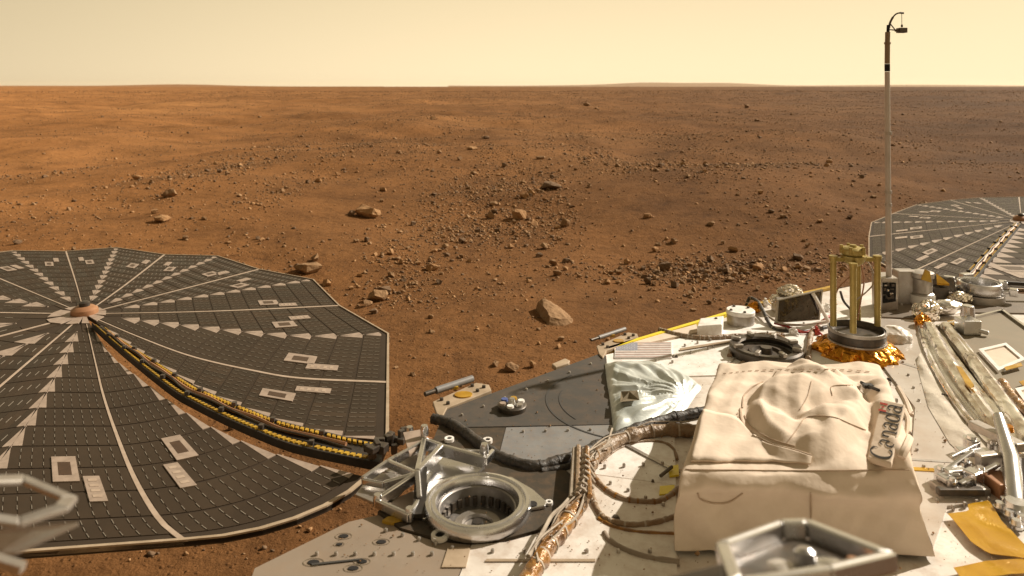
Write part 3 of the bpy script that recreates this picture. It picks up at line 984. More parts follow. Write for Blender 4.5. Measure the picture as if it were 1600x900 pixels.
pt = [(0, 0, (1452, 394), (1443, 404)), (0, 1, (1496, 409), (1472, 416)), (1, 0, (1430, 357), (1410, 361)), (1, 1, (1433, 371), (1409, 372)),
      (2, 0, (1461, 331), (1443, 332)), (2, 1, (1444, 341), (1427, 339)), (3, 0, (1527, 318), (1512, 317)), (3, 1, (1493, 322), (1500, 326)), (5, 0, (1583, 420), (1597, 430))]
rails = [[(1588, 351), (1560, 376), (1530, 408), (1508, 432), (1494, 448)], [(1596, 353), (1572, 382), (1545, 414), (1532, 432), (1520, 446)]]
solar_array('round solar array at the right edge, beyond the thin mast', hub, gores, h, 14, (), pt, rails)

# ------------------------------------------------------------------ lander body and deck
ZD = CAMZ - HD
def up(p, dz): return Vector((p.x, p.y, p.z + dz))
def poly(pxs, dz=0.0, h=HD): return [up(P(x, y, h), dz) for x, y in pxs]
def disc(c, r, dz, n=40, sx=1.0):
    return [Vector((c.x + r * math.cos(2 * math.pi * k / n) * sx, c.y + r * math.sin(2 * math.pi * k / n), ZD + dz)) for k in range(n)]

DECK = root('lander_deck', P(1000, 700) - Vector((0, 0, ZD)), 'white topped lander deck that carries the instruments between the two solar arrays', 'lander deck')
base_px = [(395, 893), (560, 818), (640, 796), (690, 650), (945, 555), (1180, 481), (1290, 455), (1376, 437), (1700, 470), (1800, 700), (1800, 1500), (1000, 2200), (300, 1500), (370, 960)]
b = MB(); b.prism(poly(base_px), .10); b.build('deck_plate', M['beige'], DECK, bevel=.004)
c0 = Vector((.75, 2.0, 0))
b = MB(); b.lathe([(0, ZD - .101), (.60, ZD - .101), (.52, ZD - .50), (0, ZD - .52)], c0, 10); b.build('lander_body', M['gold'], DECK)
for ax, ay in ((.25, 1.75), (1.25, 1.75), (.75, 2.6)):
    dirv = (Vector((ax, ay, 0)) - c0).normalized()
    top = c0 + dirv * .5 + Vector((0, 0, ZD - .25)); foot = c0 + dirv * .95
    foot.z = float(ground_z(foot.x, foot.y)) + .02
    b = MB(); b.tube([top, foot], .03, 8); b.tube([c0 + dirv * .3 + Vector((0, 0, ZD - .5)), foot.lerp(top, .35)], .015, 8)
    lg = b.build('landing_leg', M['dull_metal'], DECK, smooth=True)
    b = MB(); b.lathe([(0, -.02), (.11, -.02), (.13, .03), (.11, .03), (.02, .0), (0, .0)], foot, 20); b.build('footpad', M['dull_metal'], lg, smooth=True)

def deck_part(name, m, pxs, dz=.004, th=.008, bevel=0.0, parent=DECK, label=None):
    b = MB(); b.prism(poly(pxs, dz), th); o = b.build(name, M[m], parent, bevel=bevel)
    if label: o['label'] = label
    return o
# sunlit white top along the far side
deck_part('deck_panel', 'white', [(947, 556), (1100, 522), (1290, 490), (1372, 500), (1368, 580), (1052, 590), (1056, 760), (920, 742), (840, 735), (965, 690), (957, 667)], .004, label='bright white panel of the deck top')
deck_part('edge_panel', 'fabric', [(960, 545), (1088, 510), (1092, 522), (1040, 533), (960, 551)], .0085, label='tan strip panel along the far edge of the white deck')
deck_part('edge_tape', 'yellow_bright', [(950, 547), (1184, 477), (1184.5, 480), (1088, 509), (951, 550)], .012, th=.03, label='yellow tape along the far deck edge')
deck_part('edge_tape', 'yellow', [(1184, 476), (1300, 449), (1301, 452), (1185, 479)], .010, th=.03)
# grey sheets: shadow tones of the white deck painted in as colour
deck_part('shade_plate', 'grey', [(688, 648), (945, 553), (957, 667), (686, 672)], .007, label='flat dark grey plate of painted shade at the left of the deck')
deck_part('shade_plate', 'brown_grey', [(684, 673), (790, 672), (777, 722), (770, 760), (640, 790), (650, 760), (668, 715)], .007, label='brown grey plate of painted shade under the black cable')
deck_part('shade_plate', 'light_grey', [(791, 672), (957, 668), (1062, 652), (1062, 668), (965, 690), (838, 735), (778, 722)], .007, label='pale blue grey plate of painted shade inside the bend of the black cable')
cc = P(745, 783)
cut = [up(P(x, y), .010) for x, y in [(590, 806), (640, 790), (668, 720), (777, 715), (835, 735), (885, 742), (905, 762), (904, 785), (880, 812), (845, 834), (790, 849), (735, 853), (680, 848), (625, 832)]]
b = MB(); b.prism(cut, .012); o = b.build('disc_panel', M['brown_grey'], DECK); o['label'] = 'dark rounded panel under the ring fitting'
deck_part('apron_panel', 'tan_and_shade', [(398, 893), (545, 820), (592, 809), (626, 834), (682, 851), (735, 856), (640, 1100), (370, 1100), (376, 960)], .006, label='panel with bolt holes and shade painted tan at the lower left of the deck')
deck_part('deck_panel', 'beige', [(737, 856), (790, 852), (848, 836), (884, 813), (906, 787), (912, 744), (1056, 762), (1060, 1100), (642, 1100)], .0062, label='cream panel under the brown cable harness')
deck_part('edge_flap', 'yellow', [(597, 822), (606, 816), (650, 809), (658, 815), (612, 826)], .012, label='yellow tape at the corner of the tan panel')
deck_part('edge_flap', 'olive', [(388, 890), (465, 850), (492, 853), (425, 889)], -.02, th=.006, label='dull yellow flap below the tan panel')
# engraved circle on the grey shade plates (rim of the blanket disc)
cb = P(985, 630)
def arc_ring(r0, r1, a0, a1, dz, th, n=60):
    b = MB()
    for k in range(n):
        t0 = math.radians(a0 + (a1 - a0) * k / n); t1 = math.radians(a0 + (a1 - a0) * (k + 1) / n)
        q = [Vector((cb.x + r * math.cos(t), cb.y + r * math.sin(t), ZD + dz)) for r, t in ((r0, t0), (r1, t0), (r1, t1), (r0, t1))]
        b.prism(q, th)
    return b
arc_ring(.236, .241, 130, 262, .0082, .002).build('groove', M['groove'], DECK)
arc_ring(.20, .203, 160, 215, .0082, .002).build('groove', M['groove'], DECK)
# holes in the tan panel
def washer(x, y, r, dz=.0075, m='metal', hole=.55):
    c = P(x, y)
    b = MB(); b.lathe([(r * hole, dz - .004), (r * hole, dz + .004), (r, dz + .004), (r, dz - .004)], c, 24)
    o = b.build('washer', M[m], DECK, smooth=True)
    b = MB(); b.lathe([(0, dz + .0012), (r * hole, dz + .0012)], c, 20); b.build('bolt_hole', M['hole'], o)
for x, y, r in ((537, 843, .0095), (596, 852, .0095), (530, 856, .006), (490, 884, .011), (566, 883, .009), (552, 893.5, .010)):
    c = P(x, y)
    b = MB(); b.lathe([(0, .0075), (r, .0075), (r, .0065)], c, 20, sy=.6); o = b.build('bolt_hole', M['hole'], DECK)
    b = MB(); b.lathe([(r * 1.7, .0066), (r * 1.7, .0072), (r * 1.78, .0072), (r * 1.78, .0066)], c, 24, sy=.6); b.build('hole_rim', M['olive_panel'], o)
deck_part('panel_joint', 'groove', [(487, 887), (566, 879), (567, 881), (487, 890)], .0085, th=.002)
for x, y, r in ((702, 694, .012), (762, 696, .012), (757, 727, .013), (687, 847, .017), (858, 795, .008)):
    washer(x, y, r, .012, 'white')
for x, y, r in ((1057, 560, .005), (962, 814, .009), (1126, 507, .004), (1389, 596, .007), (1474, 621, .007), (1418, 524, .005), (1020, 757, .004)):
    c = P(x, y)
    b = MB(); b.lathe([(0, .012), (r * .6, .011), (r, .006), (r, .0)], c, 14); b.build('bolt', M['dark_metal'], DECK, smooth=True)

# flag plate
flag = root('flag_plate', P(1005, 551), 'small faded flag plate of stripes and a blue corner on the white deck', 'flag plate')
fq = poly([(961, 538.5), (1050, 538), (1050, 563), (960, 563)], .008)
b = MB(); b.prism(fq, .008); b.build('plate', M['flag_white'], flag, bevel=.001)
def fpt(u, v, dz=0): 
    a = fq[0].lerp(fq[1], u); c = fq[3].lerp(fq[2], u); p = a.lerp(c, v); return up(p, dz)
b0 = .02
for k in range(0, 13, 2):
    v0, v1 = .02 + k * .96 / 13, .02 + (k + 1) * .96 / 13
    u0 = .40 if k < 7 else .02
    b = MB(); b.prism([fpt(u0, v0, .001), fpt(.98, v0, .001), fpt(.98, v1, .001), fpt(u0, v1, .001)], .001); b.build('red_stripe', M['flag_red'], flag)
b = MB(); b.prism([fpt(.02, .02, .001), fpt(.395, .02, .001), fpt(.395, .535, .001), fpt(.02, .535, .001)], .001); can = b.build('canton', M['flag_blue'], flag)
b = MB()
for r in range(9):
    for c in range(6 if r % 2 == 0 else 5):
        u = .045 + c * .06 + (0 if r % 2 == 0 else .03); v = .06 + r * .052
        b.prism([fpt(u - .009, v, .0016), fpt(u, v - .014, .0016), fpt(u + .009, v, .0016), fpt(u, v + .014, .0016)], .0006)
tag(b.build('star', M['flag_white'], can), kind='stuff')

# silver blanket: a low drum under cloth pulled to a point at the right
def tri(x):
    return 2 * abs(2 * (x - math.floor(x + .5))) - 1
def blanket():
    edge = [(945, 572), (975, 570), (1007, 569), (1030, 573), (1050, 580), (1064, 586), (1078, 594), (1090, 603), (1096, 610), (1086, 624), (1077, 638), (1066, 652), (1040, 662), (1010, 671), (985, 677), (958, 681), (957, 667), (953, 630), (948, 600)]
    ring = resample(spline([up(P(x, y), .008) for x, y in edge + edge[:1]], 5), 200)[:-1]
    c = up(P(1000, 628), .06)
    n = len(ring); rows = 40
    tip = P(1070, 634)
    b = MB()
    for k in range(rows):
        t = 1 - k / rows
        for i, p in enumerate(ring):
            q = c.lerp(p, t)
            prof = 1 - t ** 6
            ang = math.atan2(q.y - tip.y, q.x - tip.x)
            dist = math.hypot(q.x - tip.x, q.y - tip.y)
            fold = (.0042 * tri(ang * 2.6 + .5 * noise.noise(q * 5)) + .0032 * tri(ang * 5.3 + 1.7 + .8 * noise.noise(q * 7))) * min(1, dist / .08) + .003 * tri(q.x * 9 - q.y * 5 + noise.noise(q * 9))
            z = p.z + (.028 * prof) + (fold + .006 * noise.noise(q * 14)) * min(1, (1 - t) * 5)
            b.v.append(Vector((q.x, q.y, z)))
    for k in range(rows - 1):
        for i in range(n):
            j = (i + 1) % n
            b.f.append((k * n + i, k * n + j, (k + 1) * n + j, (k + 1) * n + i))
    b.f.append(tuple((rows - 1) * n + i for i in range(n)))
    return b
bl = root('silver_blanket', P(1010, 640), 'crinkled silver blanket pulled over a round opening beside the dark shade plate', 'blanket')
bmb = blanket()
bo = bmb.build('cover', M['silver_cloth'], bl, smooth=True)
def tree_of(mb):
    return BVHTree.FromPolygons([tuple(p) for p in mb.v], mb.f)
def proj(tree, x, y, off=.003, fallback=None):
    o = Vector((0, 0, CAMZ)); d_ = (PD(x, y, 1.0) - o).normalized()
    loc, nrm, _, _ = tree.ray_cast(o, d_)
    if loc is None: return (fallback if fallback is not None else P(x, y)), Vector((0, 0, 1))
    if nrm.dot(d_) > 0: nrm = -nrm
    return loc + nrm * off, nrm
bt = tree_of(bmb)
q = [proj(bt, x, y, .014)[0] for x, y in ((969, 618), (995, 617), (997, 630), (970, 633))]
ctr = sum(q, Vector((0, 0, 0))) / 4 + Vector((0, 0, .012))
b = MB()
for i in range(4):
    a, c = q[i], q[(i + 1) % 4]
    b.add([a, c, ctr.lerp((a + c) / 2, .3) - Vector((0, 0, .010))], [(0, 1, 2)])
    b.add([a, ctr, ctr.lerp((a + c) / 2, .3) - Vector((0, 0, .010))], [(0, 1, 2)])
    b.add([c, ctr, ctr.lerp((a + c) / 2, .3) - Vector((0, 0, .010))], [(0, 1, 2)])
b.build('cross_patch', M['olive_panel'], bl)
b = MB()
for px in ([(975, 674), (1010, 666), (1044, 657)], [(1000, 676), (1020, 668)], [(1018, 674), (1046, 663)]):
    b.tube([proj(bt, x, y, .004)[0] for x, y in px], .0035, 5)
b.build('tie', M['white'], bl, smooth=True)

# hinge brackets on the far rim
def hinge(px, label, sc=1.0):
    x0, y0 = px
    o = root('hinge_bracket', P(x0 + 40, y0 + 20), label, 'bracket', 'hinge brackets on the deck rim')
    def q(*pp): return [up(P(x0 + dx * sc, y0 + dy * sc), .012) for dx, dy in pp]
    b = MB(); b.prism(q((0, 22), (68, -8), (88, -5), (92, 4), (22, 32), (14, 48), (6, 40)), .012); b.build('plate', M['rim'], o, bevel=.002)
    c = P(x0 + 48 * sc, y0 + 12 * sc)
    b = MB(); b.lathe([(0, .0155), (.026 * sc, .0155), (.026 * sc, .012)], c, 24, sx=1.0, sy=.8); b.build('orange_window', M['tape'], o)
    c = P(x0 + 34 * sc, y0 + 1 * sc)
    b = MB(); b.box(up(c, .016), (.022 * sc, .02, .008)); b.build('tab', M['yellow'], o)
    a, e_ = up(P(x0 - 12 * sc, y0 + 16 * sc), .022), up(P(x0 + 62 * sc, y0 - 9 * sc), .022)
    m_ = a.lerp(e_, .22)
    b = MB(); b.tube([m_, e_], .010 * sc, 12); b.build('pin', M['light_grey'], o, smooth=True)
    b = MB(); b.tube([a, m_], .007 * sc, 10); b.build('pin_tip', M['dark_metal'], o, smooth=True)
    for dx, dy in ((14, 20), (62, -2), (80, 0), (24, 26), (70, 6)):
        b = MB(); b.lathe([(0, .019), (.005, .019), (.006, .010)], P(x0 + dx * sc, y0 + dy * sc), 10); b.build('bolt', M['dark_metal'], o, smooth=True)
    return o
hinge((676, 612), 'hinge bracket with an orange window at the left corner of the dark shade plate')
hinge((932, 530), 'hinge bracket beside the flag at the meeting of grey and white deck', .72)
clip = MB(); clip.prism([up(P(x, y), .014) for x, y in ((862, 575), (883, 566), (891, 570), (888, 574), (868, 580))], .016)
tag(clip.build('clip', M['rim'], bevel=.003), 'small white clip on the far edge of the dark shade plate', 'clip')

# colour target
c = up(P(800, 643), .007)
ct = root('colour_target', c, 'small round colour calibration target with coloured chips on the dark shade plate', 'colour target')
b = MB(); b.lathe([(0, 0), (.040, 0), (.041, .012), (.036, .016), (0, .016)], c, 32); b.build('base', M['dark_metal'], ct, smooth=True)
cols = ['white', 'yellow', 'blue_wire', 'tile', 'white', 'dull_metal', 'white']
for k in range(6):
    a = math.radians(60 * k + 20)
    b = MB(); b.lathe([(0, .0215), (.009, .0215), (.010, .015)], c + Vector((.027 * math.cos(a), .027 * math.sin(a), 0)), 12); b.build('chip', M[cols[k]], ct, smooth=True)
b = MB(); b.lathe([(0, .030), (.007, .030), (.009, .022), (.012, .015)], c, 12); b.build('centre_post', M['metal'], ct, smooth=True)

# cables
def cable(name, pxs, r, m, label, dz=None, ties=0, tie_m='lace', cat='cable', parent=None, hs=None):
    pts = [up(P(x, y), (r if dz is None else dz) + (hs[i] if hs else 0)) for i, (x, y) in enumerate(pxs)]
    sp = spline(pts, 8)
    rr = [r * (1 + .26 * noise.noise(Vector((i * .37, r * 90, len(pxs)))) + .12 * noise.noise(Vector((i * 1.3, r * 50, 3)))) for i in range(len(sp))]
    o = root(name, pts[len(pts) // 2] * 1.0, label, cat) if parent is None else parent
    b = MB(); b.tube(sp, rr, 10); b.build('sleeve', M[m], o, smooth=True)
    if ties:
        st = max(1, len(sp) // ties)
        for i in range(2, len(sp) - 2, st):
            i = min(len(sp) - 3, max(2, i + int(3 * noise.noise(Vector((i * .9, r * 30, 1))))))
            t = (sp[i + 1] - sp[i - 1]).normalized() * .004
            b = MB(); b.tube([sp[i] - t * .55, sp[i] + t * .55], rr[i] * 1.07, 10); b.build('tie', M[tie_m], o, smooth=True)
    return o
cable('black_cable', [(676, 662), (700, 668), (728, 685), (755, 706), (780, 722), (806, 732), (836, 738), (868, 731), (905, 719), (945, 700), (985, 682), (1030, 666), (1070, 656), (1110, 648)], .0135, 'black',
      'black sleeved cable running across the grey shade plates', ties=14, tie_m='black')
cable('black_cable', [(846, 742), (885, 735), (930, 714)], .008, 'black', 'short thin black cable under the bend of the thick black one')
hn = cable('cable_harness', [(1110, 684), (1068, 682), (1040, 682), (1005, 686), (970, 697), (942, 714), (922, 738), (914, 765), (911, 785), (902, 806)], .0165, 'harness',
      'thick brown wrapped cable harness curving over the deck', ties=8)
cable('cable_harness', [(902, 802), (888, 826), (870, 850), (853, 873), (834, 905), (800, 960)], .0175, 'harness_amber', None, ties=6, parent=hn)
for k, off in enumerate(((-10, 0), (-4, 0), (4, 1), (9, 2))):      # bundle of strands at the crotch
    pts = [up(P(908 + off[0] * (1 + i * .10), 725 + i * 16 + off[1]), .036 + .006 * (k % 2)) for i in range(6)]
    b = MB(); b.tube(spline(pts, 4), .006, 7); b.build('strand', M[('lace', 'harness', 'lace', 'harness_amber')[k]], hn, smooth=True)
for i in range(7):
    y = 745 + i * 9
    a, c = P(900 - (i > 3) * (i - 3) * 3, y), P(929 - (i > 3) * (i - 3) * 1.5, y + 2)
    m_ = up(a.lerp(c, .5), .052)
    b = MB(); b.tube(spline([up(a, .028), m_, up(c, .028)], 4), .0035, 6); b.build('lacing', M['lace'], hn, smooth=True)
b = MB(); b.tube(spline([up(P(x, y), .034) for x, y in ((906, 728), (903, 760), (898, 790), (880, 815), (862, 832), (848, 858), (826, 898))], 6), .004, 6); b.build('strand', M['lace'], hn, smooth=True)
cable('branch_cable', [(924, 742), (934, 758), (952, 774), (975, 785), (1000, 789), (1028, 789), (1046, 780), (1062, 768)], .0068, 'harness', 'upper brown branch cable below the white circle of the harness', ties=9, tie_m='harness_amber')
cable('branch_cable', [(922, 765), (928, 790), (940, 812), (955, 820), (985, 826), (1020, 823), (1045, 816), (1064, 811)], .0068, 'harness', 'lower brown branch cable above the thin straight wire', ties=8)
cable('wire', [(935, 815), (960, 828), (1000, 836), (1064, 839)], .005, 'harness_amber', 'thin brown wire lowest of the harness branches')
cable('wire', [(944, 838), (955, 852), (985, 868), (1020, 878), (1062, 884)], .006, 'tan_and_shade', 'thin tan loop of wire on the cream panel by the tan cover')
cable('wire', [(938, 727), (962, 706), (1000, 693), (1035, 694), (1052, 704), (1058, 720)], .004, 'harness', 'thin wire following the inner edge of the harness curve')
for pxs, lab in (([(1044, 735), (1060, 732), (1061, 748), (1046, 750)], 'upper yellow tape square beside the tan cover'), ([(1031, 766), (1054, 764), (1054, 777), (1030, 779)], 'lower yellow tape strip beside the tan cover')):
    b = MB(); b.prism(poly(pxs, .0095), .004); tag(b.build('tape_patch', M['yellow_bright']), lab, 'tape')
b = MB(); b.tube([up(P(1032, 752), .012), up(P(1050, 740), .016)], .004, 6); tag(b.build('pin', M['dark_metal'], smooth=True), 'small dark pin beside the upper yellow tape square', 'pin')

for k in range(7):                                   # loose strands along the harness
    base_ = [(1068, 682), (1040, 682), (1005, 686), (970, 697), (942, 714), (922, 738), (914, 765), (908, 790), (888, 826), (870, 850), (853, 873), (834, 905), (815, 935)]
    i0 = random.randrange(0, 6); i1 = random.randrange(i0 + 5, 13)
    pts = []
    for i in range(i0, i1):
        x, y = base_[i]
        pts.append(up(P(x + random.uniform(-15, 15), y + random.uniform(-7, 7)), .034 + random.uniform(-.006, .010)))
    b = MB(); b.tube(spline(pts, 5), random.uniform(.0015, .0032), 6); b.build('strand', M[random.choice(['lace', 'harness_amber', 'harness', 'dark_metal', 'lace'])], hn, smooth=True)
# braided cable on the far side, white box, puck
cable('braided_cable', [(1030, 519), (1040, 522), (1060, 527), (1085, 531), (1110, 532), (1140, 530), (1185, 528), (1225, 528)], .009, 'harness', 'braided cable lying along the far edge of the white deck', ties=16)
bx = root('white_box', P(1108, 528), 'small white box on the far edge of the deck by the braided cable', 'box')
q = poly([(1089, 529), (1128, 526), (1131, 512), (1094, 516)], 0)
b = MB(); b.prism([up(p, .045) for p in q], .045); b.build('case', M['white'], bx, bevel=.004)
b = MB(); b.lathe([(0, .049), (.005, .049), (.006, .044)], q[2].lerp(q[0], .3), 10); b.build('screw', M['dark_metal'], bx, smooth=True)
c = P(1157, 506)
pk_ = root('canister', c, 'white lidded round canister with dark sides at the far deck edge', 'canister')
b = MB(); b.lathe([(0, 0), (.050, 0), (.051, .045), (.049, .048)], c, 32); b.build('drum', M['dull_metal'], pk_, smooth=True)
b = MB(); b.lathe([(.053, .040), (.053, .052), (.050, .055), (.012, .053), (0, .053)], c, 32); b.build('lid', M['white'], pk_, smooth=True)
for a in (0.5, 1.9, 3.4, 4.8):
    b = MB(); b.lathe([(0, .060), (.005, .060), (.006, .053)], c + Vector((.040 * math.cos(a), .040 * math.sin(a), 0)), 8); b.build('screw', M['dark_metal'], pk_, smooth=True)

# rows of small fasteners, panel joints and grit thrown up at landing
random.seed(31)
for a, e_, n_ in (((985, 575), (1120, 545), 5), ((1100, 548), (1270, 505), 6), ((745, 868), (1040, 868), 6), ((930, 735), (1050, 728), 4), ((1385, 590), (1470, 800), 8), ((985, 590), (1060, 566), 4), ((1060, 545), (1140, 528), 4), ((480, 872), (690, 872), 7), ((1480, 800), (1590, 775), 6), ((1390, 520), (1440, 640), 6), ((940, 755), (1050, 800), 4), ((590, 832), (720, 866), 5), ((1400, 480), (1490, 470), 5), ((705, 660), (940, 566), 7), ((800, 680), (940, 676), 4)):
    for k in range(n_):
        t = (k + .5) / n_
        c = P(a[0] + (e_[0] - a[0]) * t, a[1] + (e_[1] - a[1]) * t)
        b = MB(); b.lathe([(0, .0125), (.0028, .0125), (.0038, .0105), (.0038, .002)], c, 10); b.build('screw', M['dull_metal'], DECK, smooth=True)
for pxs in ([(1180, 545), (1176, 545), (1120, 580), (1124, 580)], [(958, 690), (962, 688), (1050, 735), (1046, 737)], [(1380, 560), (1500, 596), (1500, 599), (1380, 563)], [(1410, 720), (1540, 728), (1540, 731), (1410, 723)]):
    deck_part('panel_joint', 'groove' if pxs[0][0] < 0 else 'dull_metal', pxs, .0075, th=.002)
for pxs, m_ in (([(1062, 548), (1160, 532), (1161, 535), (1063, 551)], 'rim'), ([(760, 880), (930, 880), (930, 884), (758, 884)], 'rim'), ([(1425, 735), (1475, 738), (1476, 743), (1426, 740)], 'tape'), ([(700, 862), (735, 862), (728, 893), (690, 893)], 'rim'), ([(1120, 590), (1170, 562), (1173, 564), (1124, 593)], 'rim')):
    deck_part('tape_strip', m_, pxs, .0085, th=.002)
grit = MB()
for k in range(1500):
    x = random.uniform(420, 1600); y = random.uniform(480, 900)
    if y < 900 - (x - 395) * .72 and x < 900: continue
    c = P(x, y)
    if not (-.35 < c.x < 1.8): continue
    s_ = .0012 * math.exp(random.gauss(0, .5))
    c = up(c, .0075 + s_ * .5)
    v = [c + Vector((random.uniform(.6, 1.2) * s_ * dx, random.uniform(.6, 1.2) * s_ * dy, s_ * dz)) for dx, dy, dz in ((1, 0, 0), (0, 1, 0), (-1, 0, 0), (0, -1, 0), (0, 0, .9), (0, 0, -.9))]
    grit.add(v, [(0, 1, 4), (1, 2, 4), (2, 3, 4), (3, 0, 4), (1, 0, 5), (2, 1, 5), (3, 2, 5), (0, 3, 5)])
tag(grit.build('grit', M['rock']), 'grains of red soil thrown onto the deck', 'grit', kind='stuff')
# ------------------------------------------------------------------ tan fabric cover
HT = .74
def cover():
    FL, FR, BL, BR = P(1061, 735, HT), P(1427, 740, HT), P(1122, 563, HT), P(1375, 563, HT)
    H_ = HD - HT
    N = 170; E = .42
    grid = np.zeros((N, N, 3))
    for i in range(N):
        for j in range(N):
            p = -E + (1 + 2 * E) * i / (N - 1); q = -E + (1 + 2 * E) * j / (N - 1)
            a, c = min(max(p, 0), 1), min(max(q, 0), 1)
            w = FL.lerp(FR, a).lerp(BL.lerp(BR, a), c)
            drop = max(-p, p - 1, -q, q - 1, 0) / E
            # skirts lean out a little
            ox = (a - p) * -1; oy = (c - q) * -1
            x = w.x + ox * .02 + (.030 * drop if p > 1 else 0) * (1 - c) ; y = w.y + oy * .022
            z = w.z - drop * H_
            grid[i, j] = (x, y, z)
    for _ in range(13):
        g = grid.copy()
        g[1:-1, 1:-1] = (grid[:-2, 1:-1] + grid[2:, 1:-1] + grid[1:-1, :-2] + grid[1:-1, 2:]) / 4
        g[1:-1, 1:-1, 2] = np.where(grid[1:-1, 1:-1, 2] < CAMZ - HD + .03, grid[1:-1, 1:-1, 2], g[1:-1, 1:-1, 2])
        grid = g
    def sstep(t): t = min(max(t, 0), 1); return t * t * (3 - 2 * t)
    for i in range(N):
        for j in range(N):
            p = -E + (1 + 2 * E) * i / (N - 1); q = -E + (1 + 2 * E) * j / (N - 1)
            x, y, z = grid[i, j]
            v = Vector((x, y, z))
            # raised hood in the middle right with two lobes and a valley between
            r1 = math.sqrt(((p - .56 + .02 * noise.noise(v * 6)) / .30) ** 2 + ((q - .46) / .40) ** 2)
            lin = lambda t: min(max(t, 0.0), 1.0)
            dome = .034 * lin((1.06 - r1) * 4.5)
            lobe = .021 * lin(1.25 - math.hypot((p - .70) / .17, (q - .22) / .20))
            lob2 = .018 * lin(1.15 - math.hypot((p - .56) / .20, (q - .66) / .20))
            val = -.020 * lin(1 - abs((p - .40) * .75 + (q - .42) * .9) / .09) * lin(1.4 - abs(p - .42) / .16)
            val2 = -.015 * lin(1 - abs((p - .62) * .3 - (q - .42)) / .07) * lin(1.4 - abs(p - .62) / .16)
            top = sstep(min(p + .12, 1.12 - p, q + .12, 1.12 - q) / .2)
            dz = (dome + lobe + lob2 + val + val2) * top
            # the side pocket with the lettering
            pocket = .038 * math.exp(-((p - .98) / .10) ** 4 - ((q - .33) / .40) ** 4)
            dz += pocket
            # wrinkles
            w1 = noise.ridged_multi_fractal(v * 5.0, 1.0, 2.0, 3, .9, 2.0)
            w3 = noise.ridged_multi_fractal(Vector((v.x * 11 + v.y * 4, v.y * 7 - v.x * 3, 4.0)), 1.0, 2.0, 2, .9, 2.0)
            dz += .0016 * (w3 - 1.2) * top + .0015 * noise.noise(v * 24) * top
            # folds of stiff cloth: flat facets that meet in sharp lines
            fsum = 0.0
            for sd, th_, fq, am in ((1.7, .5, 5.0, .0070), (8.1, 2.0, 7.0, .0058), (15.3, 1.2, 13.0, .0036), (4.4, 2.7, 19.0, .0022)):
                wv = Vector((v.x, v.y, v.z * 1.3))
                ph = (wv.x * math.cos(th_) + (wv.y + wv.z) * math.sin(th_)) * fq + 1.1 * noise.noise(wv * 4.0 + Vector((sd, 0, 0)))
                mk = lin(.5 + 1.8 * noise.noise(wv * 3.0 + Vector((0, sd, 0))))
                fsum += am * tri(ph) * mk
            if q > 0: dz += fsum * top
            else: y -= fsum * .55
            x += .0045 * noise.noise(v * 9 + Vector((5, 0, 0)))
            y += .006 * noise.noise(Vector((x * 9, z * 5, 2.0))) + .004 * (w1 - 1.2) * (1 - top) * .2
            # gathered fold under the flap hem
            if q < .02:
                t = (z - (CAMZ - HD)) / H_
                y -= .024 * math.exp(-((t - .80 - .05 * math.sin(p * 5)) / .10) ** 2) * (0.6 + .6 * noise.noise(Vector((p * 6, 1, 1))))
            grid[i, j] = (x, y, max(z + dz, CAMZ - HD + .0105))
    b = MB()
    b.v = [Vector(grid[i, j]) for i in range(N) for j in range(N)]
    b.f = [(i * N + j, (i + 1) * N + j, (i + 1) * N + j + 1, i * N + j + 1) for i in range(N - 1) for j in range(N - 1)]
    return b
CV = root('fabric_cover', P(1250, 800), 'large tan fabric cover with a raised hood and printed lettering on the lander deck', 'fabric cover')
cmb = cover()
co_ = cmb.build('cover', M['fabric'], CV)
co_.data.polygons.foreach_set('use_smooth', [True] * len(co_.data.polygons))
ctree = tree_of(cmb)
def on_cover(pxs, k=8, off=.003):
    sp = spline([Vector((x, y, 0)) for x, y in pxs], k)
    return [proj(ctree, p.x, p.y, off)[0] for p in sp]
def strip_on(pxs, name, r=.0035, m='seam', off=.001):
    b = MB(); b.tube(on_cover(pxs, 8, off), r, 6); b.build(name, M[m], CV, smooth=True)
strip_on([(1157, 640), (1158, 655), (1166, 672), (1185, 684), (1210, 696), (1240, 704), (1268, 713)], 'piping', .0032)
strip_on([(1160, 638), (1162, 620), (1175, 606), (1192, 597)], 'piping', .002)
strip_on([(1163, 650), (1170, 664), (1188, 677), (1212, 689), (1242, 698)], 'piping', .0016)
strip_on([(1267, 770), (1267, 790), (1267, 812)], 'seam', .0018)
strip_on([(1228, 694), (1248, 668), (1262, 652), (1300, 652), (1330, 663), (1352, 672)], 'seam', .0011)
strip_on([(1090, 770), (1095, 780), (1115, 786), (1140, 784), (1160, 770)], 'seam', .0016)
strip_on([(1300, 618), (1300, 604), (1332, 602)], 'seam', .001)
def stitches(pxs, step=2):
    sp = on_cover(pxs, 10, .0022)
    b = MB()
    for i in range(0, len(sp) - step, step * 2):
        b.tube([sp[i], sp[i + step]], .0011, 4)
    tag(b.build('stitch', M['seam'], CV), kind='stuff')

stitches([(1130, 585), (1180, 580), (1240, 578), (1300, 578), (1365, 582)], 1)
stitches([(1152, 646), (1160, 668), (1182, 686), (1212, 699), (1262, 716)], 1)
strip_on([(1250, 640), (1262, 618), (1268, 596)], 'seam', .0010)
strip_on([(1062, 734), (1140, 735), (1240, 736), (1330, 735), (1420, 734)], 'seam', .0012)
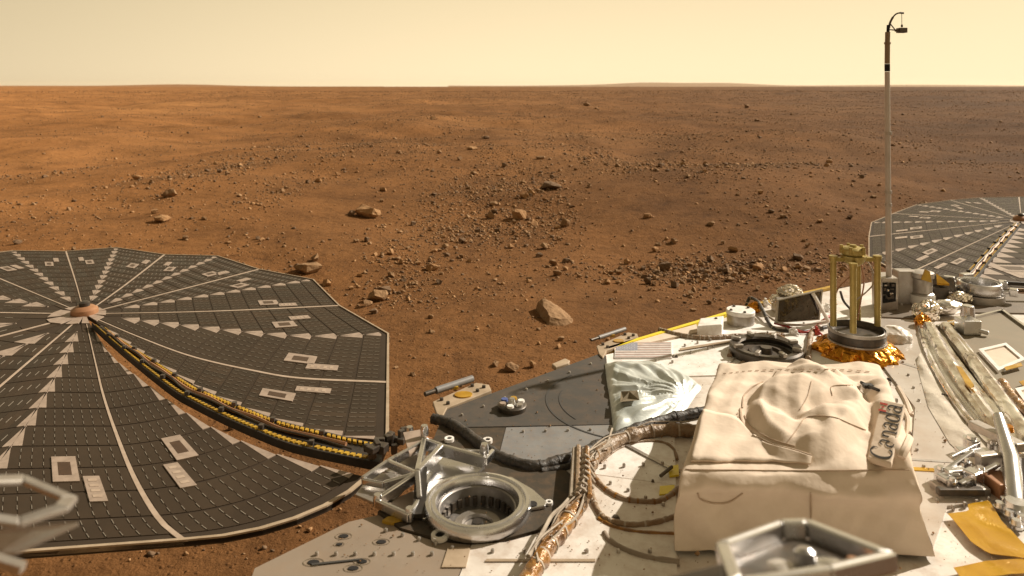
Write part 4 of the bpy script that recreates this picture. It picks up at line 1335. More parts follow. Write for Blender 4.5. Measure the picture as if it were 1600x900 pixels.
# flap lying over the left half, its hem along the front
def flap():
    hem = [(1067, 723), (1110, 723), (1160, 723), (1215, 723), (1266, 722)]
    inner = [(1092, 640), (1120, 648), (1150, 655), (1185, 688), (1268, 714)]
    A = on_cover(hem, 10, .010); B = on_cover(inner, 10, .005)
    ok_ = [i for i in range(min(len(A), len(B))) if min(A[i].z, B[i].z) > ZD + .04]
    A = [A[i] for i in ok_]; B = [B[i] for i in ok_]
    n = min(len(A), len(B)); rows = 14
    b = MB()
    for i in range(n):
        for k in range(rows):
            t = k / (rows - 1)
            p = A[i].lerp(B[i], t)
            # keep above the cover
            hit = ctree.ray_cast(p + Vector((0, 0, .2)), Vector((0, 0, -1)))[0]
            z = p.z if hit is None else max(hit.z + .006, p.z - .02)
            b.v.append(Vector((p.x, p.y, z)))
    for i in range(n - 1):
        for k in range(rows - 1):
            b.f.append((i * rows + k, (i + 1) * rows + k, (i + 1) * rows + k + 1, i * rows + k + 1))
    o = b.build('flap', M['fabric'], CV, smooth=True)
    m = o.modifiers.new('thickness', 'SOLIDIFY'); m.thickness = .004
    return o
flap()
# lettering, drawn with thick and thin strokes, running up the side pocket
def glyph(ch):
    """strokes: lists of (x, y, half width); x height 1"""
    def bowl(cx, cy, rx, ry, a0, a1, n=18, thin=.045, thick=.12):
        out = []
        for k in range(n + 1):
            a = math.radians(a0 + (a1 - a0) * k / n)
            out.append((cx + rx * math.cos(a), cy + ry * math.sin(a), thin + (thick - thin) * abs(math.cos(a)) ** 1.3))
        return out
    if ch == 'C':
        return [bowl(.62, .75, .56, .78, 48, 318, 26, .05, .15), [(1.02, 1.42, .035), (1.02, 1.05, .035)]], 1.25
    if ch == 'a':
        return [[(.62, .78, .10), (.62, .25, .10), (.66, .06, .08), (.80, .02, .04)], bowl(.38, .74, .25, .28, 0, 165, 12, .05, .09), bowl(.36, .30, .26, .28, 30, 330, 18, .04, .11)], .86
    if ch == 'n':
        return [[(.18, .98, .05), (.2, .9, .10), (.2, .0, .10)], bowl(.46, .66, .26, .32, 0, 170, 12, .04, .10), [(.72, .66, .10), (.72, .0, .10)], [(.04, .0, .03), (.38, .0, .03)], [(.56, .0, .03), (.90, .0, .03)]], .96
    if ch == 'd':
        return [bowl(.38, .50, .30, .50, 20, 340, 22, .04, .12), [(.70, 1.52, .06), (.72, 1.4, .10), (.72, .1, .10), (.78, .0, .06)], [(.55, 1.50, .03), (.74, 1.50, .03)]], .96
    return [], .5
def lettering():
    # baseline from the foot of the C to the last a, letter tops point left
    a, e_ = Vector((1391, 719, 0)), Vector((1411, 634, 0))
    along = (e_ - a); L = along.length; along.normalize()
    upv = Vector((along.y, -along.x, 0)) * 1.0
    if upv.x > 0: upv = -upv
    # a flat cloth label lies on the pocket and carries the print
    hits = []
    for iu in range(9):
        for iv in range(5):
            w_ = a + (e_ - a) * (iu / 8) + upv * (iv / 4) * 36
            o_ = Vector((0, 0, CAMZ)); hit = ctree.ray_cast(o_, (PD(w_.x, w_.y, 1.0) - o_).normalized())[0]
            if hit is not None and hit.z > ZD + .07: hits.append(hit)
    A_ = np.array([[h_.x, h_.y, 1.0] for h_ in hits]); z_ = np.array([h_.z for h_ in hits])
    kx, ky, k0 = np.linalg.lstsq(A_, z_, rcond=None)[0]
    k0 += float(np.percentile(z_ - A_ @ np.array([kx, ky, k0]), 88)) + .001
    def on_patch(x_, y_, off=.0012):
        d_ = PD(x_, y_, 1.0) - Vector((0, 0, CAMZ))
        t_ = (k0 + off - CAMZ) / (d_.z - kx * d_.x - ky * d_.y)
        return Vector((0, 0, CAMZ)) + d_ * t_
    b = MB()
    cor = [a - along * 4 - upv * 3, e_ + along * 3 - upv * 3, e_ + along * 3 + upv * 36, a - along * 4 + upv * 36]
    b.prism([on_patch(p_.x, p_.y, 0) for p_ in cor], .012)
    b.build('name_patch', M['fabric'], CV, bevel=.003)
    adv = [glyph(c)[1] for c in 'Canada']; total = sum(adv)
    sc = L / total
    x = 0
    for ch, w in zip('Canada', adv):
        b = MB()
        for st in glyph(ch)[0]:
            pts, wd = [], []
            for q0, q1 in zip(st[:-1], st[1:]):
                m_ = max(1, int(math.hypot(q1[0] - q0[0], q1[1] - q0[1]) / .10))
                for k in range(m_):
                    t = k / m_
                    pts.append(Vector((q0[0] + (q1[0] - q0[0]) * t, q0[1] + (q1[1] - q0[1]) * t, 0))); wd.append(q0[2] + (q1[2] - q0[2]) * t)
            pts.append(Vector((st[-1][0], st[-1][1], 0))); wd.append(st[-1][2])
            lo, hi = [], []
            for i, p in enumerate(pts):
                t = (pts[min(i + 1, len(pts) - 1)] - pts[max(i - 1, 0)]).normalized()
                nn = Vector((-t.y, t.x, 0))
                lo.append(p - nn * wd[i] * .8); hi.append(p + nn * wd[i] * .8)
            def W(p):
                px = a + along * (x + p.x) * sc + upv * p.y * sc * 1.45
                return on_patch(px.x, px.y)
            A, B = [W(p) for p in lo], [W(p) for p in hi]
            o = len(b.v); b.v += A + B; n = len(A)
            b.f += [(o + i, o + i + 1, o + n + i + 1, o + n + i) for i in range(n - 1)]
        b.build('letter', M['ink'], CV)
        x += w
    # small flag above the last letter
    def quadpx(u0, u1, v0, v1, m, name):
        q = []
        for u, v in ((u0, v0), (u1, v0), (u1, v1), (u0, v1)):
            px = a + along * u * sc + upv * v * sc * 1.25
            q.append(on_patch(px.x, px.y))
        bb = MB(); bb.v = q; bb.f = [(0, 1, 2, 3)]; return bb.build(name, M[m], CV)
    t = total
    quadpx(t - 1.05, t - .85, 1.25, 1.9, 'red_ink', 'flag_bar')
    quadpx(t - .35, t - .15, 1.25, 1.9, 'red_ink', 'flag_bar')
    leaf = [(0, -.5), (.04, -.22), (.34, -.26), (.26, -.12), (.5, .1), (.38, .14), (.42, .32), (.22, .26), (.14, .34), (.16, .1), (.0, .5)]
    pts = leaf + [(-px_, py_) for px_, py_ in leaf[-2:0:-1]]
    b = MB()
    for px_, py_ in pts:
        p = a + along * (t - .60 + px_ * .22) * sc + upv * (1.58 + py_ * .42) * sc * 1.25
        b.v.append(on_patch(p.x, p.y))
    b.f = [tuple(range(len(pts)))]
    b.build('maple_leaf', M['red_ink'], CV)
lettering()
# drawstring ruffle right of the letters
b = MB()
for px in ([(1412, 640), (1420, 660), (1417, 690), (1408, 716)], [(1404, 606), (1416, 628), (1424, 650)]):
    b.tube(on_cover(px, 8, .004), .008, 7)
b.build('ruffle', M['fabric'], CV, smooth=True)
b = MB(); p0, n0 = proj(ctree, 1359, 606, .006); b.box(p0, (.022, .014, .008)); b.build('buckle', M['ink'], CV)
b = MB(); b.tube([proj(ctree, 1346, 600, .004)[0], p0, proj(ctree, 1374, 612, .004)[0]], .004, 6); b.build('strap', M['ink'], CV)

# ------------------------------------------------------------------ ring instrument behind the cover
c = P(1197, 556)
ri = root('ring_instrument', c, 'open dark ring instrument half hidden behind the tan cover', 'instrument')
b = MB(); b.lathe([(.085, 0), (.118, 0), (.118, .030), (.112, .036), (.090, .034), (.085, .028)], c, 40); b.build('outer_ring', M['dark_metal'], ri, smooth=True)
b = MB(); b.lathe([(0, .010), (.04, .010), (.045, .018), (.055, .018), (.060, .010), (.084, .012)], c, 40); b.build('inner_disc', M['brown_grey'], ri, smooth=True)
b = MB(); b.lathe([(0, .030), (.018, .030), (.022, .010)], c, 20); b.build('centre_hub', M['dark_metal'], ri, smooth=True)
for k in range(8):
    a = k * math.pi / 4 + .2
    b = MB(); b.box(c + Vector((.10 * math.cos(a), .10 * math.sin(a), .040)), (.03, .014, .012), Matrix.Rotation(a, 3, 'Z')); b.build('lug', M['dull_metal'], ri, bevel=.002)
cable('wire_bundle', [(1140, 560), (1146, 545), (1162, 532), (1185, 527), (1215, 529), (1240, 545), (1256, 562)], .008, 'harness', 'bundle of wires looped round the open dark ring instrument', ties=10)
cable('wire', [(1262, 566), (1264, 545), (1268, 525), (1280, 515)], .010, 'harness', 'brown cable rising between the ring instrument and the gold foil', ties=3)

# mirror panel box with foil behind
mp_ = root('mirror_panel', P(1248, 512), 'tilted dark mirror panel with a grey frame at the far deck edge', 'instrument panel')
zq = [(1212, 505), (1281, 500), (1286, 453), (1215, 469)]
Yb, Yt = P(1248, 512).y, P(1248, 512).y + .03
q = [PD(1212, 505, Yb), PD(1281, 500, Yb), PD(1286, 453, Yt), PD(1215, 469, Yt)]
def frame(q, w, th, fm, inner_m, o, back=Vector((0, 1, 0)), names=('frame', 'mirror')):
    c = sum(q, Vector((0, 0, 0))) / 4
    for i in range(4):
        a, e_ = q[i], q[(i + 1) % 4]
        ai, ei = a.lerp(c, w), e_.lerp(c, w)
        b = MB(); b.prism([a, e_, ei, ai], th, back); b.build(names[0], M[fm], o)
    b = MB(); b.prism([p.lerp(c, w) + back * .004 for p in q], th * .6, back); b.build(names[1], M[inner_m], o)
frame(q, .07, .012, 'dull_metal', 'mirror', mp_)
def crumple(name, c, r, m, label, cat, seed, sz=.6, parent=None, amp=.5):
    bm = bmesh.new(); bmesh.ops.create_icosphere(bm, subdivisions=4, radius=1.0)
    b = MB()
    bm.verts.index_update()
    for v in bm.verts:
        n_ = noise.ridged_multi_fractal(v.co * 1.6 + Vector((seed, seed * .7, 0)), 1.0, 2.1, 3, .9, 2.0) - 1.0
        k_ = 1 + amp * n_ * .45
        b.v.append(Vector(c) + Vector((v.co.x * r[0] * k_, v.co.y * r[1] * k_, v.co.z * r[2] * k_)))
    b.f = [tuple(x.index for x in f.verts) for f in bm.faces]
    bm.free()
    o = b.build(name, M[m], parent, smooth=False)
    if parent is None: tag(o, label, cat)
    return o
cb_ = P(1235, 497)
crumple('foil_wrap', up(PD(1234, 458, cb_.y + .10), 0), (.055, .03, .035), 'foil', 'crumpled silver foil sticking up behind the mirror panel', 'foil', 3)
crumple('foil_wrap', up(PD(1212, 468, cb_.y + .08), 0), (.025, .02, .02), 'foil', 'small crumpled foil tuft at the left end of the mirror panel', 'foil', 9)
bk = MB(); bk.box(PD(1240, 486, cb_.y + .08), (.16, .06, .12)); bk.build('housing', M['dull_metal'], mp_, bevel=.004)
b = MB(); b.tube([PD(1270, 458, Yt - .012), PD(1296, 505, Yb - .03)], .007, 8); b.build('strut', M['white'], mp_, smooth=True)
crumple('foil_wrap', up(P(1180, 488), .02), (.03, .02, .022), 'gold', 'small lump of gold foil behind the white canister', 'foil', 5)
cable('cable', [(1166, 480), (1172, 478), (1184, 486), (1194, 500), (1206, 514), (1225, 520), (1262, 521), (1296, 513)], .007, 'black', 'black and white cable arching over the canister to the mirror panel', ties=7, hs=[0, .025, .03, .02, 0, 0, 0, 0])
cable('wire', [(1178, 484), (1190, 492), (1204, 505), (1222, 514), (1255, 516), (1300, 508)], .004, 'lace', 'thin white wire beside the black cable at the mirror panel', dz=.02)
cable('wire', [(1210, 510), (1232, 516), (1262, 524), (1286, 505), (1300, 497)], .004, 'red_wire', 'thin red wire under the mirror panel', dz=.012)
for (x, y, w) in ((1292, 486, .02), (1240, 524, .025), (1196, 478, .02), (1276, 524, .02), (1300, 476, .016)):
    b = MB(); b.box(up(P(x, y), .012), (w, w * .8, .02)); b.box(up(P(x, y), .026), (w * .5, w * .5, .012))
    b.tube([up(P(x, y), .02), up(P(x + 9, y + 3), .008)], .004, 6)
    tag(b.build('connector', M['white'] if x != 1276 else M['red_wire'], bevel=.002), {1292: 'white cable connector left of the tripod rods', 1240: 'white cable connector in front of the mirror panel', 1196: 'white connector left of the mirror panel', 1276: 'red connector below the right corner of the mirror panel', 1300: 'small white connector high behind the left tripod rod'}[x], 'connector')

# ------------------------------------------------------------------ gold tripod antenna
Yt_ = P(1338, 556).y
tc = P(1338, 551)
tp = root('tripod_antenna', tc, 'olive gold antenna frame of upright rods on a round base wrapped in gold foil', 'antenna')
def atz(x, y, Y): return PD(x, y, Y)
cz = PD(1339, 515, tc.y)
b = MB(); b.lathe([(0, -.040), (.086, -.040), (.090, -.02), (.090, .0), (.083, .004), (.08, -.012), (0, -.014)], cz, 48); b.build('base_drum', M['dark_metal'], tp, smooth=True)
b = MB(); b.lathe([(.0885, -.004), (.0925, -.004), (.0925, .006), (.0885, .006)], cz, 48); b.build('rim', M['dull_metal'], tp, smooth=True)
b = MB(); b.lathe([(.0885, -.040), (.0925, -.040), (.0925, -.032), (.0885, -.032)], cz, 48); b.build('rim', M['dull_metal'], tp, smooth=True)
b = MB()
for i in range(97):
    a = 2 * math.pi * i / 96
    for k in range(9):
        t = k / 8
        rr = .088 + .050 * t ** .55 + .022 * (noise.noise(Vector((math.cos(a) * 3, math.sin(a) * 3, t * 1))) + .6 * noise.noise(Vector((math.cos(a) * 9, math.sin(a) * 9, t * 1.5)))) * min(1, t * 2)
        b.v.append(Vector((cz.x + rr * math.cos(a), cz.y + rr * math.sin(a), cz.z - .036 - (cz.z - .038 - ZD) * t + .01 * noise.noise(Vector((a * 4, t * 4, 0))) * t)))
for i in range(96):
    for k in range(8):
        b.f.append((i * 9 + k, (i + 1) * 9 + k, (i + 1) * 9 + k + 1, i * 9 + k + 1))
b.build('foil_skirt', M['gold'], tp)
rods = [(1302, 404, 509, .0), (1333, 416, 520, -.080), (1371, 404, 509, .0), (1341, 404, 500, .080)]
for x, yt, yb, dy in rods:
    Yr = tc.y + dy
    x2 = x
    a, e_ = PD(x2, yb, Yr), PD(x2, yt, Yr)
    b = MB(); b.tube([a, e_], .0105 if dy < .05 else .009, 12); r_ = b.build('rod', M['olive'], tp, smooth=True)
    b = MB(); b.lathe([(.011, 0), (.014, 0), (.014, .010), (0, .011)], e_, 12); b.build('rod_cap', M['olive'], r_, smooth=True)
zt = PD(1336, 405, tc.y)
b = MB()
b.bar(PD(1297, 405, tc.y), PD(1376, 405, tc.y), .016, .014)
b.bar(PD(1333, 418, tc.y - .08), PD(1339, 404, tc.y + .08), .016, .014)
b.build('cross_arm', M['olive'], tp, bevel=.002)
b = MB(); b.lathe([(0, -.022), (.018, -.022), (.03, -.014), (.040, .004), (.042, .012), (0, .012)], PD(1334, 404, tc.y), 28); b.build('hub', M['olive'], tp, smooth=True)
b = MB(); b.lathe([(0, 0), (.034, 0), (.038, .006), (.038, .020), (.030, .026), (.012, .026), (.010, .034), (0, .034)], PD(1333, 398, tc.y), 24); b.build('top_cap', M['olive'], tp, smooth=True)
for k in range(5):
    a = k * 1.256 + .3
    b = MB(); b.lathe([(0, .014), (.006, .014), (.007, -.012), (0, -.012)], PD(1333, 390, tc.y) + Vector((.036 * math.cos(a), .036 * math.sin(a), 0)), 10); b.build('cap_screw', M['olive'], tp, smooth=True)
for pts, r_, m_ in (([(1313, 455), (1318, 470), (1328, 482), (1338, 492)], .004, 'black'), ([(1352, 404), (1362, 420), (1366, 440), (1355, 455), (1336, 470)], .0025, 'lace'), ([(1340, 410), (1330, 430), (1310, 450), (1304, 470)], .0025, 'copper'), ([(1345, 410), (1350, 440), (1345, 470), (1340, 500)], .0025, 'copper')):
    b = MB(); b.tube(spline([PD(x, y, tc.y + .015) for x, y in pts], 6), r_, 6); b.build('wire', M[m_], tp, smooth=True)

# ------------------------------------------------------------------ mast
mc = P(1390, 487)
ms = root('weather_mast', mc, 'tall thin mast with a curved tip and hanging tell tale rising above the horizon', 'mast')
Ym = mc.y + .03
b = MB(); b.prism([PD(1378, 487, mc.y), PD(1403, 483, mc.y), PD(1403, 435, mc.y), PD(1377, 435, mc.y)], .10, Vector((.1, 1, 0)).normalized()); b.build('base_box', M['dull_metal'], ms)
b = MB(); b.prism([PD(1380, 474, mc.y - .004), PD(1400, 471, mc.y - .004), PD(1400, 442, mc.y - .004), PD(1380, 442, mc.y - .004)], .003, Vector((0, 1, 0))); dk = b.build('dark_face', M['hole'], ms)
random.seed(12)
for k in range(12):
    b = MB(); b.box(PD(1384 + (k % 3) * 5 + random.uniform(-2, 2), 445 + (k // 3) * 7 + random.uniform(-2, 2), mc.y - .006), (random.uniform(.006, .016), .008, random.uniform(.004, .012))); b.build('circuit_piece', M['dark_metal' if k % 4 else 'dull_metal'], dk)
def seg(name, x0, y0, x1, y1, r0, r1, m):
    b = MB(); b.tube([PD(x0, y0, Ym), PD(x1, y1, Ym)], [r0, r1], 14); return b.build(name, M[m], ms, smooth=True)
seg('tube', 1389, 440, 1387, 240, .0115, .0105, 'mast')
seg('tube', 1387, 240, 1386.4, 112, .0103, .0098, 'mast')
seg('black_band', 1386.4, 111.5, 1386.3, 100, .0104, .0104, 'hole')
seg('tube', 1386.3, 99.5, 1386.6, 68, .0100, .0100, 'mast_dark')
seg('collar', 1386.6, 69, 1386.6, 66, .0125, .0125, 'mast_dark')
seg('upper_tube', 1386.6, 66, 1387, 50, .0095, .0095, 'mast_dark')
seg('knuckle', 1387.5, 50, 1388, 39, .006, .006, 'hole')
for y in (320, 410, 300, 208):
    b = MB(); b.lathe([(.0105, -.006), (.0135, -.006), (.0135, .006), (.0105, .006)], PD(1388, y, Ym), 14); b.build('clamp', M['dull_metal'], ms, smooth=True)
b = MB(); b.tube(spline([PD(x, y, Ym) for x, y in ((1389, 44), (1391, 35), (1396, 26), (1402, 21), (1411, 20))], 6), [.0045] * 12 + [.003] * 13, 8); arm_ = b.build('curved_arm', M['dark_metal'], ms, smooth=True)
b = MB(); b.tube([PD(1406, 20, Ym), PD(1412, 20.5, Ym)], .004, 6); b.build('arm_tip', M['dark_metal'], arm_, smooth=True)
b = MB(); b.tube([PD(1409, 20, Ym), PD(1409.2, 40, Ym)], .0012, 5); b.build('thread', M['dark_metal'], ms)
b = MB(); b.lathe([(0, -.004), (.004, -.004), (.004, .006), (0, .008)], PD(1409.2, 41, Ym), 8); b.build('tell_tale', M['dark_metal'], ms, smooth=True)
b = MB(); b.tube([PD(1391, 37, Ym), PD(1399, 47, Ym)], .0025, 6); b.tube([PD(1389, 46, Ym), PD(1404, 48, Ym)], .0025, 6); b.build('brace', M['dark_metal'], ms, smooth=True)
b = MB(); b.box(PD(1409, 47.5, Ym), (.032, .03, .020)); b.box(PD(1402, 47.5, Ym), (.014, .018, .010)); b.build('sensor_box', M['dark_metal'], ms, bevel=.002)
# ------------------------------------------------------------------ ring fittings with cast brackets
def ring_fitting(c, r, label, hs=1.0, deep=True):
    o = root('ring_fitting', c, label, 'ring fitting', 'ring fittings at the roots of the solar arrays')
    prof = [(.80, .004), (1.0, .004), (1.03, .010), (1.02, .020), (.99, .027), (.93, .028), (.91, .023), (.88, .022), (.86, .026), (.80, .026), (.77, .018), (.765, -.012 if deep else .002)]
    b = MB(); b.lathe([(r * x, z * hs) for x, z in prof], c, 64); b.build('outer_ring', M['metal'], o, smooth=True)
    zf = -.030 if deep else .002
    b = MB(); b.lathe([(r * .77, .008 * hs), (r * .735, .012 * hs), (r * .71, .010 * hs), (r * .70, zf + .012), (r * .69, zf), (0, zf)], c, 56); cup = b.build('cup', M['well'], o, smooth=True)
    b = MB(); b.lathe([(r * .28, zf + .001), (r * .30, zf + .008), (r * .44, zf + .008), (r * .46, zf + .001)], c, 40); b.build('inner_ring', M['dull_metal'], cup, smooth=True)
    b = MB(); b.lathe([(0, zf + .012), (r * .10, zf + .012), (r * .13, zf + .001)], c, 20); b.build('inner_boss', M['black_matte'], cup, smooth=True)
    for k in range(26):
        a = 2 * math.pi * k / 26
        h_ = .018 if deep else .016
        b = MB(); b.box(c + Vector((r * .665 * math.cos(a), r * .665 * math.sin(a), zf + .004 + h_ / 2)), (r * .06, r * .085, h_), Matrix.Rotation(a, 3, 'Z')); b.build('tooth', M['dark_metal'], cup)
    return o
c = P(746, 781, .868); c.z = ZD + .006
rf = ring_fitting(c, .110, 'large polished ring fitting with a cast bracket at the lower left of the deck')
RING_C = c.copy()
q = [up(P(x, y), .018) for x, y in ((660, 823), (746, 821), (852, 803), (855, 797), (832, 776), (800, 757), (730, 752), (668, 765))]
b = MB(); b.prism(q, .008); b.build('base_flange', M['metal'], rf, bevel=.002)
b = MB(); b.lathe([(0, .0195), (.010, .0195), (.010, .018)], P(832, 801), 16); b.build('bolt_hole', M['hole'], rf)
# cast bracket: webs between nodes
hz = {'A': (588, 800, .018), 'B': (640, 824, .018), 'C': (652, 768, .06), 'D': (663, 712, .05), 'E': (566, 768, .03), 'F': (758, 742, .05), 'G': (770, 724, .035), 'H': (606, 742, .04), 'I': (668, 822, .018), 'J': (690, 724, .055), 'K': (600, 775, .03), 'L': (618, 738, .045), 'M': (655, 800, .02)}
N_ = {k: up(P(x, y + z * 130), .012 + z * .55) for k, (x, y, z) in hz.items()}
for a, e_, w, t in (('A', 'B', .010, .020), ('A', 'C', .010, .022), ('B', 'M', .010, .024), ('M', 'C', .012, .035), ('C', 'D', .012, .03), ('D', 'J', .010, .03), ('J', 'F', .012, .028), ('F', 'G', .010, .02), ('J', 'G', .007, .012), ('C', 'H', .010, .02), ('H', 'D', .009, .02), ('E', 'H', .009, .02), ('E', 'K', .007, .015), ('K', 'C', .009, .02), ('L', 'D', .008, .022), ('C', 'J', .012, .03)):
    b = MB(); b.bar(N_[a], N_[e_], w, t); b.build('web', M['metal'], rf, bevel=.003)
for pts, m_ in (([(555, 784), (582, 748), (640, 752), (636, 770), (612, 797), (590, 799)], 'dull_metal'), ([(590, 742), (618, 722), (655, 705), (664, 714), (650, 745), (615, 752)], 'dull_metal'), ([(665, 722), (700, 720), (758, 738), (745, 750), (690, 758), (655, 770)], 'metal'), ([(596, 800), (650, 776), (655, 800), (638, 821)], 'tan_and_shade')):
    b = MB(); b.prism([up(P(x, y), .016) for x, y in pts], .006); b.build('web_plate', M[m_], rf, bevel=.001)
b = MB(); b.prism([up(P(x, y), .045) for x, y in ((630, 704), (664, 698), (668, 706), (648, 735), (640, 740))], .006); b.build('tab_plate', M['tile'], rf)
b = MB(); b.bar(up(P(655, 822), .020), up(P(658, 768), .050), .026, .012); b.build('gap_plate', M['black_matte'], rf)
for (x, y, z) in ((663, 712, .066), (757, 740, .062), (640, 822, .03), (590, 800, .03), (640, 690, .03)):
    b = MB(); b.lathe([(0, .008), (.008, .008), (.010, 0), (.010, -.015)], up(P(x, y), z), 12); b.build('bolt', M['metal'], rf, smooth=True)
# rubble of hinge parts where the left boom meets the bracket
b = MB()
random.seed(4)
for k in range(14):
    x = 575 + k * 4.5 + random.uniform(-3, 3); y = 712 - k * 1.8 + random.uniform(-7, 9)
    b.box(up(P(x, y, .96), random.uniform(0, .03)), (random.uniform(.012, .03), random.uniform(.012, .03), random.uniform(.012, .03)), Matrix.Rotation(random.uniform(0, 3), 3, 'Z'))
tag(b.build('boom_hinge', M['dark_metal'], bevel=.002), 'dark hinge parts where the left solar array boom meets the deck', 'hinge')
cable('wire', [(640, 700), (655, 690), (672, 686), (688, 690)], .005, 'copper', 'brown loop of wire behind the left ring bracket', dz=-.02, hs=[0, .02, .02, 0])

c2 = up(P(1530, 470), .03)
rf2 = ring_fitting(c2, .082, 'smaller shiny ring fitting in front of the right solar array', 1.9, False)
b = MB(); b.lathe([(0, -.03), (.092, -.03), (.092, .004), (.0, -.002)], c2, 32); b.build('pedestal', M['dull_metal'], rf2, smooth=True)
for (dx, dy, w, z) in ((-.11, .02, .06, .02), (.12, .03, .05, .03), (.11, -.05, .04, .02), (-.09, -.06, .04, .0), (.02, .12, .05, .04), (-.06, .11, .04, .03)):
    b = MB(); b.box(c2 + Vector((dx, dy, z)), (w, .03, .03), Matrix.Rotation(dx * 9, 3, 'Z')); b.bar(c2 + Vector((dx, dy, z)), c2 + Vector((dx * .4, dy * .4, .01)), .014, .014)
    b.build('lug', M['metal'], rf2, bevel=.003)
b = MB(); b.bar(c2 + Vector((.12, .02, .04)), c2 + Vector((.42, -.01, .03)), .014, .014); b.build('link_bar', M['black_matte'], rf2)

# ------------------------------------------------------------------ right part of the deck
deck_part('rear_panel', 'shade_panel', [(1378, 440), (1500, 452), (1690, 470), (1660, 492), (1500, 490), (1435, 500), (1378, 497)], .006, label='olive deck panel behind the foil tubes with its shadow painted brown')
deck_part('deck_panel', 'deck_gloss', [(1376, 500), (1432, 505), (1470, 560), (1530, 650), (1600, 735), (1600, 780), (1480, 795), (1458, 860), (1420, 760), (1430, 640), (1380, 575)], .0065, label='glossy pale panel right of the tan cover')
# soft film dome behind the cover
crumple('film_bag', up(P(1398, 532), .006), (.06, .06, .045), 'beige', 'pale film bag on the deck between the tripod antenna and foil tubes', 'bag', 12, amp=.25)
# box with a round top behind
c = P(1440, 476)
cn = root('canister', c, 'grey and tan canister standing between the mast and the right ring fitting', 'canister')
b = MB(); b.lathe([(0, 0), (.048, 0), (.048, .05), (.040, .055), (.040, .11), (.046, .115), (.046, .135), (.03, .14), (0, .14)], c, 28); b.build('drum', M['dull_metal'], cn, smooth=True)
b = MB(); b.lathe([(.0485, .012), (.051, .012), (.051, .045), (.0485, .045)], c, 28); b.build('white_band', M['white'], cn, smooth=True)
b = MB(); b.prism([PD(1440, 437, c.y - .05), PD(1446, 421, c.y - .05), PD(1453, 424, c.y - .05), PD(1456, 442, c.y - .05)], .006, Vector((0, 1, 0))); b.build('yellow_flag', M['yellow'], cn)
b = MB(); b.prism([up(c, .10) + Vector((.04, -.04, 0)), up(c, .10) + Vector((.085, -.05, 0)), up(c, .13) + Vector((.06, .0, 0))], .008); b.build('tab', M['tape'], cn)
b = MB(); b.box(up(P(1413, 474), .07), (.075, .05, .14)); tag(b.build('equipment_box', M['dull_metal'], bevel=.004), 'plain grey box between the mast base and the grey canister', 'box')
b = MB(); b.box(up(P(1466, 474), .035), (.06, .05, .07)); b.lathe([(0, .05), (.03, .05), (.034, 0), (.03, -.05), (0, -.05)], up(P(1468, 470), .075), 18, Vector((.3, -1, .1)).normalized()); tag(b.build('motor', M['dark_metal'], smooth=True), 'dark motor right of the grey canister', 'motor')
crumple('foil_wrap', up(P(1448, 498), .03), (.055, .04, .045), 'foil', 'crumpled silver foil at the head of the foil tubes', 'foil', 21)
crumple('foil_wrap', up(P(1478, 494), .035), (.075, .035, .03), 'foil_smooth', 'smoother foil roll right of the crumpled foil head', 'foil', 22, amp=.25)
crumple('foil_wrap', up(P(1500, 478), .03), (.05, .03, .03), 'foil', 'small crumpled foil in front of the right ring fitting', 'foil', 23)

# raised olive panel with white framed windows
HP = .86
pn = root('instrument_panel', P(1560, 560), 'flat olive instrument top with white framed windows at the right edge', 'instrument')
q = [P(x, y, HP) for x, y in ((1464, 512), (1566, 487), (1640, 540), (1760, 700), (1690, 760), (1600, 672), (1530, 590))]
b = MB(); b.prism(q, .034); b.build('top', M['olive_panel'], pn, bevel=.003)
b = MB()
for i in range(3):
    b.bar(up(q[i], .004), up(q[i + 1], .004), .010, .010)
b.build('edge_trim', M['metal'], pn)
def window(pxs, o):
    qq = [up(P(x, y, HP), .010) for x, y in pxs]
    c = sum(qq, Vector((0, 0, 0))) / 4
    w = MB()
    for i in range(4):
        a, e_ = qq[i], qq[(i + 1) % 4]
        w.prism([a, e_, e_.lerp(c, .22), a.lerp(c, .22)], .010)
    f = w.build('window_frame', M['white'], o)
    b = MB(); b.prism([p.lerp(c, .23) - Vector((0, 0, .005)) for p in qq], .003); b.build('window_pane', M['fabric'], f)
window(((1529, 550), (1572, 540), (1603, 566), (1560, 584)), pn)
window(((1586, 612), (1640, 600), (1670, 640), (1620, 660)), pn)
for pxs in (((1569, 580), (1595, 573), (1598, 578), (1572, 585)), ((1592, 603), (1606, 599), (1612, 606), (1598, 609))):
    b = MB(); b.prism([up(P(x, y, HP), .013) for x, y in pxs], .002); b.build('amber_tape', M['tape'], pn)
b = MB(); b.box(up(P(1512, 520, HP), .025), (.06, .06, .05)); b.lathe([(0, .03), (.02, .03), (.024, -.02)], up(P(1512, 512, HP), .05), 14); b.bar(up(P(1518, 522, HP), .02), up(P(1545, 526, HP), .012), .014, .014)
tag(b.build('fitting', M['metal'], bevel=.003), 'small shiny fitting on the far end of the olive instrument top', 'fitting')
b = MB(); b.prism([up(P(x, y, HP), .004) for x, y in ((1480, 503), (1522, 496), (1530, 512), (1500, 516))], .002); tag(b.build('tape_patch', M['tape']), 'amber film beside the shiny fitting on the olive instrument', 'tape')

